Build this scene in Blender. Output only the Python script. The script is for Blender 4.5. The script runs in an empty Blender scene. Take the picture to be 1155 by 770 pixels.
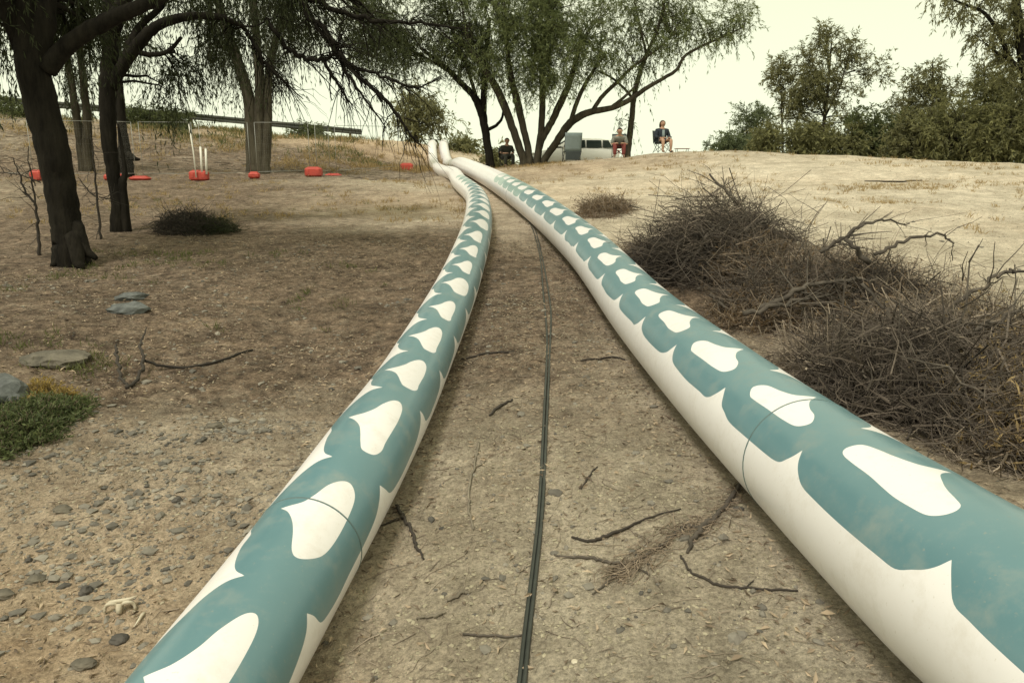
import bpy, math, random
import numpy as np
from mathutils import Vector
from mathutils.geometry import delaunay_2d_cdt
random.seed(7); rng = np.random.default_rng(7)
PI = math.pi
scene = bpy.context.scene
COL = scene.collection

# ------------------------------------------------------------------ camera model
F, CX, CY, YH, H = 834., 577.5, 385., 205., 1.5
PITCH = math.atan((CY-YH)/F)
_c, _s = math.cos(PITCH), math.sin(PITCH)
FW = np.array([0, _c, -_s]); UP = np.array([0, _s, _c]); RT = np.array([1., 0, 0])
def ray(px, py):
    return FW + RT*((px-CX)/F) + UP*((CY-py)/F)
def at(px, py, d):
    """world point seen at photo position (px,py), d metres ahead"""
    r = ray(px, py); return r*(d/r[1]) + np.array([0, 0, H])
def spline(P, n=10):
    P = np.asarray(P, float); Q = np.vstack([2*P[0]-P[1], P, 2*P[-1]-P[-2]]); out = []
    t = np.linspace(0, 1, n, endpoint=False)[:, None]
    for i in range(len(P)-1):
        a, b, c, d = Q[i:i+4]
        out.append(.5*((2*b)+(-a+c)*t+(2*a-5*b+4*c-d)*t*t+(-a+3*b-3*c+d)*t**3))
    out.append(P[-1:]); return np.vstack(out)

# ------------------------------------------------------------------ mesh helpers
class G:
    def __init__(s): s.v = []; s.q = []; s.t = []; s.n = 0; s.qm = []; s.tm = []
    def add(s, v, q=None, t=None, m=0):
        v = np.asarray(v, float).reshape(-1, 3)
        if q is not None and len(q): q = np.asarray(q, int).reshape(-1, 4)+s.n; s.q.append(q); s.qm.append(np.full(len(q), m))
        if t is not None and len(t): t = np.asarray(t, int).reshape(-1, 3)+s.n; s.t.append(t); s.tm.append(np.full(len(t), m))
        s.v.append(v); s.n += len(v); return s
    def tube(s, P, R, n=8, caps=True, m=0, rough=0.):
        P = np.asarray(P, float); K = len(P); R = np.broadcast_to(np.asarray(R, float), (K,))
        T = np.gradient(P, axis=0); T /= np.linalg.norm(T, axis=1)[:, None]+1e-9
        ref = np.array([0, 0, 1.]) if abs(T[:, 2]).mean() < .8 else np.array([0, 1., 0])
        a = np.cross(T, ref); a /= np.linalg.norm(a, axis=1)[:, None]+1e-9; b = np.cross(a, T)
        th = np.arange(n)*2*PI/n
        rr = R[:, None]*np.ones(n)
        if rough: rr = rr*(1+rough*rng.normal(size=n)[None]+rough*.22*rng.normal(size=(K, n)))
        V = P[:, None]+rr[..., None]*(np.cos(th)[None, :, None]*a[:, None]+np.sin(th)[None, :, None]*b[:, None])
        i = np.arange(K-1)[:, None]*n; j = np.arange(n)[None]; j2 = (j+1) % n
        q = np.stack([i+j, i+j2, i+n+j2, i+n+j], -1).reshape(-1, 4)
        V = V.reshape(-1, 3); t = []
        if caps:
            V = np.vstack([V, P[:1], P[-1:]]); e = K*n
            for k in range(n):
                t.append((e, (k+1) % n, k)); t.append((e+1, (K-1)*n+k, (K-1)*n+(k+1) % n))
        return s.add(V, q, t, m)
    def tubes(s, P, R, n=3, m=0):
        """many polylines at once: P (N,K,3), R (N,K)"""
        N, K = P.shape[:2]
        T = np.gradient(P, axis=1); T /= np.linalg.norm(T, axis=2)[..., None]+1e-9
        ref = rng.normal(size=(N, 1, 3)); a = np.cross(T, ref); a /= np.linalg.norm(a, axis=2)[..., None]+1e-9; b = np.cross(a, T)
        th = np.arange(n)*2*PI/n
        V = P[:, :, None]+R[:, :, None, None]*(np.cos(th)[:, None]*a[:, :, None]+np.sin(th)[:, None]*b[:, :, None])
        base = (np.arange(N)*K*n)[:, None, None]; i = (np.arange(K-1)*n)[None, :, None]; j = np.arange(n)[None, None]; j2 = (j+1) % n
        q = np.stack([base+i+j, base+i+j2, base+i+n+j2, base+i+n+j], -1).reshape(-1, 4)
        return s.add(V.reshape(-1, 3), q, None, m)
    def leaves(s, B, D, L, W, m=0, bend=.0):
        """one four-sided blade each: base B, direction D, length L, width W"""
        N = len(B); D = D/(np.linalg.norm(D, axis=1)[:, None]+1e-9)
        S = np.cross(D, rng.normal(size=(N, 3))); S /= np.linalg.norm(S, axis=1)[:, None]+1e-9
        L = np.broadcast_to(L, (N,))[:, None]; W = np.broadcast_to(W, (N,))[:, None]
        nrm = np.cross(S, D)*L*bend
        V = np.stack([B, B+D*L*.45+S*W*.5+nrm, B+D*L, B+D*L*.45-S*W*.5+nrm], 1).reshape(-1, 3)
        return s.add(V, np.arange(4*N).reshape(N, 4), None, m)
    def box(s, c, sz, m=0, rz=0, bev=0.):
        x, y, z = [k/2 for k in sz]
        bv = min(bev, x*.9, y*.9, z*.9)
        if bv <= 0:
            V = np.array([(a, b, d) for d in (-z, z) for a, b in ((-x, -y), (x, -y), (x, y), (-x, y))])
            q = [(0, 3, 2, 1), (4, 5, 6, 7), (0, 1, 5, 4), (1, 2, 6, 5), (2, 3, 7, 6), (3, 0, 4, 7)]
            t = None
        else:
            def ring(x, y, z, b): return [(-x+b, -y, z), (x-b, -y, z), (x, -y+b, z), (x, y-b, z), (x-b, y, z), (-x+b, y, z), (-x, y-b, z), (-x, -y+b, z)]
            V = ring(x-bv, y-bv, -z, bv*.6)+ring(x, y, -z+bv, bv)+ring(x, y, z-bv, bv)+ring(x-bv, y-bv, z, bv*.6)
            V += [(0, 0, -z), (0, 0, z)]
            q = []; t = []
            for r in range(3):
                for k in range(8): q.append((r*8+k, r*8+(k+1) % 8, r*8+8+(k+1) % 8, r*8+8+k))
            for k in range(8): t += [(32, (k+1) % 8, k), (33, 24+k, 24+(k+1) % 8)]
            V = np.array(V)
        cz, sn = math.cos(rz), math.sin(rz)
        V = V@np.array([[cz, sn, 0], [-sn, cz, 0], [0, 0, 1]])+np.asarray(c)
        return s.add(V, q, t, m)
    def build(s, name, mats, parent=None, smooth=False):
        me = bpy.data.meshes.new(name)
        V = np.vstack(s.v); me.vertices.add(len(V)); me.vertices.foreach_set('co', V.astype(np.float32).ravel())
        q = np.vstack(s.q) if s.q else np.zeros((0, 4), int); t = np.vstack(s.t) if s.t else np.zeros((0, 3), int)
        loops = np.concatenate([q.ravel(), t.ravel()]); starts = np.concatenate([np.arange(len(q))*4, len(q)*4+np.arange(len(t))*3])
        me.loops.add(len(loops)); me.loops.foreach_set('vertex_index', loops.astype(np.int32))
        me.polygons.add(len(starts)); me.polygons.foreach_set('loop_start', starts.astype(np.int32))
        mi = np.concatenate((s.qm or [np.zeros(0)])+(s.tm or [np.zeros(0)])).astype(np.int32)
        for m in (mats if isinstance(mats, (list, tuple)) else [mats]): me.materials.append(m)
        me.polygons.foreach_set('material_index', mi)
        me.polygons.foreach_set('use_smooth', np.full(len(starts), smooth))
        me.update(calc_edges=True); me.validate()
        o = bpy.data.objects.new(name, me); COL.objects.link(o)
        if parent is not None: o.parent = parent
        return o
def tag(o, label=None, cat=None, group=None, kind=None):
    if label: o['label'] = label
    if cat: o['category'] = cat
    if group: o['group'] = group
    if kind: o['kind'] = kind
    return o
def thing(name, label, cat, loc=(0, 0, 0), rz=0., group=None):
    o = bpy.data.objects.new(name, None); COL.objects.link(o); o.location = [float(k) for k in loc]; o.rotation_euler = (0, 0, rz)
    return tag(o, label, cat, group)

# ------------------------------------------------------------------ materials
def mat(name, col, rough=.8, var=.0, scale=8., col2=None, bump=0., bscale=40., spec=.5, metallic=0., island=False, transl=0., stretch=None):
    m = bpy.data.materials.new(name); m.use_nodes = True; nt = m.node_tree; N = nt.nodes; L = nt.links
    b = N['Principled BSDF']; b.inputs['Roughness'].default_value = rough; b.inputs['Metallic'].default_value = metallic
    b.inputs['Specular IOR Level'].default_value = spec
    col2 = col2 or tuple(c*(1-var) for c in col)
    tc = N.new('ShaderNodeTexCoord'); vec = tc.outputs['Object']
    if stretch:
        mp = N.new('ShaderNodeMapping'); mp.inputs['Scale'].default_value = stretch; L.new(vec, mp.inputs['Vector']); vec = mp.outputs['Vector']
    nz = N.new('ShaderNodeTexNoise'); nz.inputs['Scale'].default_value = scale; nz.inputs['Detail'].default_value = 5.; nz.inputs['Roughness'].default_value = .65
    L.new(vec, nz.inputs['Vector'])
    rp = N.new('ShaderNodeValToRGB'); rp.color_ramp.elements[0].position = .32; rp.color_ramp.elements[1].position = .68
    rp.color_ramp.elements[0].color = (*col2, 1); rp.color_ramp.elements[1].color = (*col, 1)
    if island:
        g = N.new('ShaderNodeNewGeometry'); mx = N.new('ShaderNodeMath'); mx.operation = 'MULTIPLY_ADD'; mx.inputs[1].default_value = .6
        m2 = N.new('ShaderNodeMath'); m2.operation = 'MULTIPLY_ADD'; m2.inputs[1].default_value = .8; m2.inputs[2].default_value = -.2
        L.new(nz.outputs['Fac'], m2.inputs[0]); L.new(g.outputs['Random Per Island'], mx.inputs[0]); L.new(m2.outputs[0], mx.inputs[2])
        rp.color_ramp.elements[0].position = .1; rp.color_ramp.elements[1].position = .8
        L.new(mx.outputs[0], rp.inputs['Fac'])
    else: L.new(nz.outputs['Fac'], rp.inputs['Fac'])
    L.new(rp.outputs['Color'], b.inputs['Base Color'])
    if bump:
        n2 = N.new('ShaderNodeTexNoise'); n2.inputs['Scale'].default_value = bscale; n2.inputs['Detail'].default_value = 6.; L.new(vec, n2.inputs['Vector'])
        bp = N.new('ShaderNodeBump'); bp.inputs['Strength'].default_value = 1.; bp.inputs['Distance'].default_value = bump
        L.new(n2.outputs['Fac'], bp.inputs['Height']); L.new(bp.outputs['Normal'], b.inputs['Normal'])
    if transl:
        tr = N.new('ShaderNodeBsdfTranslucent'); L.new(rp.outputs['Color'], tr.inputs['Color'])
        ms = N.new('ShaderNodeMixShader'); ms.inputs['Fac'].default_value = transl
        L.new(b.outputs[0], ms.inputs[1]); L.new(tr.outputs[0], ms.inputs[2]); L.new(ms.outputs[0], N['Material Output'].inputs['Surface'])
    return m
def leafmat(name, a, b): return mat(name, a, .55, col2=b, scale=1.2, island=True, transl=.42, spec=.3)
M = {}
M['bark_dark'] = mat('dark_bark', (.022, .019, .0145), .95, col2=(.007, .006, .005), scale=9, bump=.03, bscale=16, stretch=(1, 1, .22), spec=.1)
M['bark'] = mat('brown_bark', (.07, .06, .042), .95, col2=(.024, .021, .015), scale=5, bump=.02, bscale=18, stretch=(1, 1, .25), spec=.15)
M['bark_pale'] = mat('pale_bark', (.2, .17, .13), .9, col2=(.09, .075, .055), scale=4, bump=.01, stretch=(1, 1, .3), spec=.15)
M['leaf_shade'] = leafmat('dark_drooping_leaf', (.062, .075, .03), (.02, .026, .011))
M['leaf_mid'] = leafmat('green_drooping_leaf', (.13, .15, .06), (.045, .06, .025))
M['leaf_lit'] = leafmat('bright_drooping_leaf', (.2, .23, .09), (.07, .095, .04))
M['leaf_far'] = leafmat('grey_green_leaf', (.24, .235, .11), (.085, .085, .045))
M['leaf_bush'] = leafmat('bush_leaf', (.24, .235, .105), (.075, .08, .036))
M['leaf_pale'] = leafmat('pale_green_leaf', (.16, .19, .1), (.07, .09, .045))
M['shrub'] = leafmat('green_groundcover_leaf', (.17, .2, .085), (.045, .065, .028))
M['shrub_yellow'] = leafmat('yellowing_leaf', (.42, .3, .1), (.2, .15, .05))
M['dead_leaf'] = leafmat('dead_brown_leaf', (.22, .15, .085), (.075, .05, .03))
M['litter'] = mat('fallen_leaf_litter', (.42, .33, .235), .9, col2=(.055, .037, .027), scale=2, island=True)
M['straw'] = leafmat('dry_straw_grass', (.46, .34, .17), (.2, .14, .065))
M['greengrass'] = leafmat('sparse_green_grass', (.16, .17, .06), (.07, .085, .03))
M['twig'] = mat('dry_twig', (.36, .295, .23), .9, col2=(.085, .067, .052), scale=2, island=True)
M['twig_dark'] = mat('dark_twig', (.05, .04, .032), .9, col2=(.014, .011, .009), scale=2, island=True)
M['twig_brown'] = mat('rusty_twig', (.29, .225, .165), .9, col2=(.07, .052, .038), scale=2, island=True)
M['deadwood'] = mat('grey_deadwood', (.11, .092, .075), .9, col2=(.035, .028, .022), scale=7, bump=.006, stretch=(1, 1, 1))
M['log'] = mat('bleached_log', (.25, .215, .165), .9, col2=(.11, .092, .07), scale=9, bump=.008)
M['stone'] = mat('grey_stone', (.17, .15, .118), .95, col2=(.06, .054, .043), scale=6, bump=.015, bscale=14)
M['stone_blue'] = mat('bluish_stone', (.16, .17, .17), .95, col2=(.05, .055, .055), scale=7, bump=.02, bscale=12)
M['stone_dark'] = mat('dark_stone', (.1, .09, .08), .9, col2=(.04, .037, .033), scale=8, bump=.01, bscale=20)
M['pebble'] = mat('mixed_pebble', (.27, .245, .205), .95, col2=(.05, .047, .043), scale=3, island=True, bump=.004, bscale=60)
M['clod'] = mat('soil_crumb', (.37, .33, .24), .95, col2=(.17, .148, .105), scale=3, island=True)
M['bone'] = mat('weathered_bone', (.6, .55, .44), .7, col2=(.4, .34, .25), scale=20, bump=.003)
M['white'] = mat('white_pipe_paint', (.79, .765, .785), .32, col2=(.76, .735, .75), scale=2, spec=.6)
M['teal_sheen'] = mat('sheen_tinted_teal_paint', (.22, .34, .335), .35, col2=(.17, .29, .29), scale=3, spec=.7)  # far teal, lightened in colour for the sky's grazing reflection
M['teal_sheen_far'] = mat('sheen_whitened_teal_paint', (.38, .49, .465), .35, col2=(.31, .43, .41), scale=3, spec=.7)  # palest teal: the same reflection painted in more strongly
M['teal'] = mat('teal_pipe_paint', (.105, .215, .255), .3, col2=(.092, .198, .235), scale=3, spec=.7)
def dusty(m):
    nt = m.node_tree; N = nt.nodes; L = nt.links; b = N['Principled BSDF']; src = b.inputs['Base Color'].links[0].from_socket
    tc = N.new('ShaderNodeTexCoord'); n1 = N.new('ShaderNodeTexNoise'); n1.inputs['Scale'].default_value = 6.; n1.inputs['Detail'].default_value = 9.; n1.inputs['Roughness'].default_value = .75
    L.new(tc.outputs['Object'], n1.inputs['Vector']); r = N.new('ShaderNodeValToRGB'); r.color_ramp.elements[0].position = .5; r.color_ramp.elements[0].color = (.02, .02, .02, 1); r.color_ramp.elements[1].position = .8; r.color_ramp.elements[1].color = (.4, .4, .4, 1)
    L.new(n1.outputs['Fac'], r.inputs['Fac'])
    n2 = N.new('ShaderNodeTexNoise'); n2.inputs['Scale'].default_value = 70.; n2.inputs['Detail'].default_value = 4.; L.new(tc.outputs['Object'], n2.inputs['Vector'])
    r2 = N.new('ShaderNodeValToRGB'); r2.color_ramp.elements[0].position = .66; r2.color_ramp.elements[0].color = (0, 0, 0, 1); r2.color_ramp.elements[1].position = .74; r2.color_ramp.elements[1].color = (.35, .35, .35, 1); L.new(n2.outputs['Fac'], r2.inputs['Fac'])
    ad = N.new('ShaderNodeMath'); ad.operation = 'MAXIMUM'; L.new(r.outputs['Color'], ad.inputs[0]); L.new(r2.outputs['Color'], ad.inputs[1])
    mx = N.new('ShaderNodeMix'); mx.data_type = 'RGBA'; L.new(ad.outputs[0], mx.inputs[0]); L.new(src, mx.inputs[6]); mx.inputs[7].default_value = (.42, .36, .28, 1); L.new(mx.outputs[2], b.inputs['Base Color'])
    ro = N.new('ShaderNodeMath'); ro.operation = 'MULTIPLY_ADD'; ro.inputs[1].default_value = .9; ro.inputs[2].default_value = .27; L.new(ad.outputs[0], ro.inputs[0]); L.new(ro.outputs[0], b.inputs['Roughness'])
for k in ('white', 'teal', 'teal_sheen', 'teal_sheen_far'): dusty(M[k])
M['bark_mid'] = mat('grey_brown_bark', (.095, .084, .06), .95, col2=(.035, .03, .022), scale=5, bump=.03, bscale=14, stretch=(1, 1, .22), spec=.15)
M['seam'] = mat('dark_joint_line', (.09, .14, .145), .6)
M['rubber'] = mat('black_hose_rubber', (.035, .04, .036), .45, col2=(.022, .025, .023), scale=12)
M['red'] = mat('red_plastic', (.36, .05, .038), .55, col2=(.45, .05, .03), scale=6)
M['galv'] = mat('galvanised_steel', (.3, .3, .28), .5, metallic=.4, var=.2)
M['rail'] = mat('dull_rail_steel', (.07, .075, .065), .7, var=.4)
M['post'] = mat('timber_post', (.1, .085, .06), .9, var=.5)
M['pvc'] = mat('white_plastic_post', (.75, .73, .66), .6, var=.08)
M['skin'] = mat('skin', (.42, .25, .17), .6, var=.1)
M['hair'] = mat('brown_hair', (.09, .05, .03), .7, var=.3)
M['hair_dark'] = mat('dark_hair', (.03, .02, .016), .7, var=.3)
M['grey_cloth'] = mat('grey_cloth', (.21, .22, .2), .9, var=.2)
M['maroon'] = mat('dull_red_cloth', (.2, .045, .04), .9, var=.3)
M['navy'] = mat('navy_cloth', (.018, .025, .038), .9, var=.3)
M['bluegrey'] = mat('blue_grey_cloth', (.2, .245, .25), .9, var=.15)
M['charcoal'] = mat('charcoal_cloth', (.045, .055, .055), .9, var=.3)
M['olive'] = mat('dark_olive_cloth', (.04, .042, .03), .9, var=.4)
M['carpaint'] = mat('white_car_paint', (.72, .72, .68), .3, var=.03)
M['glass'] = mat('tinted_car_glass', (.02, .03, .028), .12, var=.1)
M['tyre'] = mat('tyre_rubber', (.02, .02, .02), .8, var=.2)
M['trim'] = mat('black_trim', (.02, .02, .02), .5, var=.1)
M['lamp'] = mat('lamp_lens', (.55, .55, .5), .15, var=.1)
M['shoe'] = mat('dark_shoe', (.05, .04, .035), .7, var=.2)
M['table'] = mat('dull_red_table_top', (.3, .12, .09), .7, var=.2)

# ------------------------------------------------------------------ pipe axes (fitted), metres with the camera at the origin of the pair
PL = np.array([[-1.044, 1.452, -1.683], [-.978, 1.984, -1.614], [-.905, 2.742, -1.561], [-.779, 3.765, -1.425], [-.719, 5.443, -1.381], [-.596, 8.673, -1.084], [-.568, 12.511, -.636], [-.84, 17.082, -.32], [-1.507, 21.819, -.013], [-2.017, 26.097, .258]])+[0, 0, H]
PR = np.array([[1.381, 1.537, -1.166], [1.347, 2.112, -1.19], [1.326, 3.018, -1.225], [1.252, 4.446, -1.207], [1.169, 6.592, -1.145], [.953, 10.1, -.838], [.36, 14.827, -.4], [-.606, 22.053, .097], [-1.929, 30.273, .644]])+[0, 0, H]
RL_, RR_ = .236, .2875
KL, KR = .943, 1.15        # metres per unit of the traced pattern
def zy(py): return -math.tan(PITCH+math.atan((py-CY)/F))     # height per metre ahead
FARL = [at(499, 193, 30.5), at(491, 187.5, 37), at(488.5, 180, 40.5), at(487.5, 168, 43), at(487.5, 162.5, 46), at(489, 163, 50)]
FARR = [at(517, 185, 35), at(508, 186.5, 39), at(503.5, 180, 43), at(501, 169, 46), at(500.5, 163, 49), at(502, 163, 53)]

# ------------------------------------------------------------------ terrain
ctl = []
for P, R, far in ((PL, RL_, FARL), (PR, RR_, FARR)):
    for p in list(spline(P, 2))+list(far[:5]): ctl.append((p[0], p[1], p[2]-R+.012))
    e = P[0]+(P[0]-P[1])*4
    ctl.append((e[0], e[1], P[0][2]-R))
def cp(px, py, d): ctl.append(tuple(at(px, py, d)))
for a in [(80, 298, 10), (133, 262, 13), (-250, 300, 10), (-300, 240, 15), (-400, 500, 4), (20, 205, 23), (225, 204, 25), (353, 199, 27), (458, 192, 33), (-300, 205, 24), (300, 225, 19), (420, 205, 24),
          (100, 185, 29), (-300, 185, 28), (290, 186, 31), (390, 187, 34), (450, 187, 37),
          (450, 162, 48), (520, 167, 52), (540, 180, 46),
          (1150, 560, 3.37), (1155, 340, 7), (1100, 260, 12), (1000, 200, 21), (1400, 260, 12), (1000, 180, 26), (1160, 186, 26), (1500, 190, 26), (840, 171, 30.5), (745, 174, 31), (697, 179, 31), (650, 182, 32), (595, 187, 32),
          (690, 240, 14), (800, 205, 22), (900, 300, 9), (870, 205, 21)]: cp(*a)
ctl += [(-8, 0, -.45), (-5, 2.2, -.42), (-3, 3.5, -.28), (-2.6, 2, -.38), (0, 2.5, -.12), (0, 4.5, -.07), (4, 1, .02), (8, 2, .1), (8, 6, .3),
        (3, 38, 2.2), (10, 40, 1.6), (22, 36, 1.2), (40, 34, 1), (3, 50, 1.6), (20, 60, .6), (45, 60, .4), (-3, 60, 3.2), (-30, 60, 5.2), (-60, 50, 4.5), (-60, 20, 1), (-40, 0, -.5), (40, 0, .3), (60, 20, 1), (0, -20, -.3), (-60, -20, -.6), (60, -20, .3),
        (0, 110, 1), (-80, 110, 2), (80, 110, 0)]
RAIL = [at(-120, 100, 37), at(10, 113.5, 39.5), at(200, 130, 43), at(408, 149, 48)]
for p in spline(RAIL, 2): ctl += [(p[0]+.4, p[1]-1.6, p[2]-.75), (p[0], p[1]+.3, p[2]-.62), (p[0]-1, p[1]+5, p[2]-.75)]
ctl = np.array(ctl)
# drop near-coincident controls
keep = []
for i, c in enumerate(ctl):
    if all(np.hypot(*(ctl[j, :2]-c[:2])) > .25 for j in keep): keep.append(i)
ctl = ctl[keep]
def U(r2): return .5*r2*np.log(r2+1e-9)
n_ = len(ctl)
A_ = np.zeros((n_+3, n_+3)); d2 = ((ctl[:, None, :2]-ctl[None, :, :2])**2).sum(-1)
A_[:n_, :n_] = U(d2)+np.eye(n_)*.05; A_[:n_, n_] = 1; A_[:n_, n_+1:] = ctl[:, :2]; A_[n_:, :n_] = A_[:n_, n_:].T
W_ = np.linalg.solve(A_, np.concatenate([ctl[:, 2], np.zeros(3)]))
_perm = rng.permutation(4096); _val = rng.random(4096)
def vnoise(x, y, f):
    x = x*f; y = y*f; xi = np.floor(x).astype(int); yi = np.floor(y).astype(int); fx = x-xi; fy = y-yi
    fx = fx*fx*(3-2*fx); fy = fy*fy*(3-2*fy)
    h = lambda a, b: _val[(_perm[(a % 4096)]+b*57) % 4096]
    return (h(xi, yi)*(1-fx)+h(xi+1, yi)*fx)*(1-fy)+(h(xi, yi+1)*(1-fx)+h(xi+1, yi+1)*fx)*fy-.5
AXL = np.vstack([spline(PL, 8)]); AXR = np.vstack([spline(PR, 8)])
def gz(x, y, rough=True):
    x = np.atleast_1d(np.asarray(x, float)); y = np.atleast_1d(np.asarray(y, float)); sh = x.shape; x = x.ravel(); y = y.ravel()
    out = np.zeros(len(x))
    for k in range(0, len(x), 40000):
        xs, ys = x[k:k+40000], y[k:k+40000]
        xx = np.clip(xs, -100, 100); yy = np.clip(ys, -30, 130)
        r2 = (xx[:, None]-ctl[None, :, 0])**2+(yy[:, None]-ctl[None, :, 1])**2
        out[k:k+40000] = U(r2)@W_[:n_]+W_[n_]+W_[n_+1]*xx+W_[n_+2]*yy
    if rough:
        r = vnoise(x, y, .45)*.1+vnoise(x+9, y, 1.3)*.05+vnoise(x, y+5, 4.1)*.02+vnoise(x+3, y, 11)*.011+vnoise(x, y+8, 27)*.009+vnoise(x+2, y, 61)*.006
        d = np.full(len(x), 9.)
        near = y < 32
        for AX, R in ((AXL, RL_), (AXR, RR_)):
            cx = np.interp(y, AX[:, 1], AX[:, 0]); d = np.minimum(d, np.abs(x-cx)/R)
        k = np.clip((d-.2)/1.6, 0.08, 1); k = np.where(near, k, 1)
        out += r*k-np.where(near & (d < 1), (1-d)*.01, 0)
    return out.reshape(sh)
def gp(px, py, dmax=60.):
    r = ray(px, py); t = np.geomspace(1.5, dmax, 1500); t /= 1
    X = r[0]*t; Y = r[1]*t; Z = r[2]*t+H; g = gz(X, Y); b = np.where(Z < g)[0]
    k = b[0] if len(b) else len(t)-1
    return np.array([X[k], Y[k], g[k]])

def make_ground():
    na, nr = 900, 640
    ang = np.linspace(-78, 78, na); ang = np.radians(ang*(.55+.45*np.abs(ang)/78))
    rr = np.concatenate([np.geomspace(1.4, 4.6, 50), np.geomspace(4.65, 16, 560), np.geomspace(16.1, 60, 260), np.geomspace(61, 900, 60)]); nr = len(rr)
    A, Rr = np.meshgrid(ang, rr, indexing='xy')
    X = Rr*np.sin(A); Y = Rr*np.cos(A)-3.5
    far = np.clip((np.hypot(X, Y)-110)/150, 0, 1)
    Z = gz(X, Y)*(1-far)-far*2.
    V = np.stack([X, Y, Z], -1).reshape(-1, 3)
    i = np.arange(nr-1)[:, None]*na; j = np.arange(na-1)[None]
    q = np.stack([i+j, i+j+1, i+na+j+1, i+na+j], -1).reshape(-1, 4)
    g = G(); g.add(V, q); o = g.build('ground', ground_mat(), smooth=True)
    # soil kinds: r litter, g pale sand, b orange earth
    x, y = X.ravel(), Y.ravel()
    n = vnoise(x, y, .5)+.5*vnoise(x, y, 1.7)
    def bl(cx, cy, rx, ry): return np.exp(-(((x-cx)/rx)**2+((y-cy)/ry)**2))
    lit = bl(-3.2, 9, 3.2, 2.6)*.6+bl(-5, 10, 3.6, 3.6)*1.15+bl(-2.3, 8, 1.6, 3.2)*.9+bl(-1.2, 10, 1.5, 4)*.6+bl(.5, 9, .8, 4)*.4+bl(.2, 5.4, .8, 2)*.25+bl(3, 6.5, 1.3, 3)*.9+bl(2.5, 9, 1.1, 2)*.9+bl(-9, 12, 4, 6)+bl(-8, 6.5, 3, 2)*.9+bl(-12, 33, 16, 7)*1.05+bl(-14, 26, 8, 5)*.8+bl(-9, 20, 6, 4)*.9+bl(-4, 15, 3, 2)*.3+bl(-2.8, 6.8, 1.6, 1.3)*.5
    sand = bl(9, 14, 7, 10)+bl(4.5, 24, 7, 7)*.7+bl(5, 4.8, .9, 1.5)*.3+bl(.4, 2.4, 1.1, 1.3)*.5+bl(-2.4, 4, 1.7, 1.3)*.8+bl(-4, 19, 5, 3)*.5
    ora = bl(-2.2, 2.3, 1.4, 1.4)*.9+bl(-4.4, 4.5, 2, 1.5)*.4+bl(-.6, 2, .35, .3)*.6+bl(-3, 18, 6, 4)*.4+bl(-8, 40, 14, 6)*.7+bl(1.5, 28, 4, 4)*.5
    c = np.ones((len(x), 4), np.float32)
    c[:, 0] = np.clip(lit+n*.35*(lit > .12), 0, 1); c[:, 1] = np.clip(sand+n*.3, 0, 1); c[:, 2] = np.clip(ora+n*.3, 0, 1)
    at_ = o.data.color_attributes.new('soil', 'FLOAT_COLOR', 'POINT'); at_.data.foreach_set('color', c.ravel())
    return tag(o, kind='structure')
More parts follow.
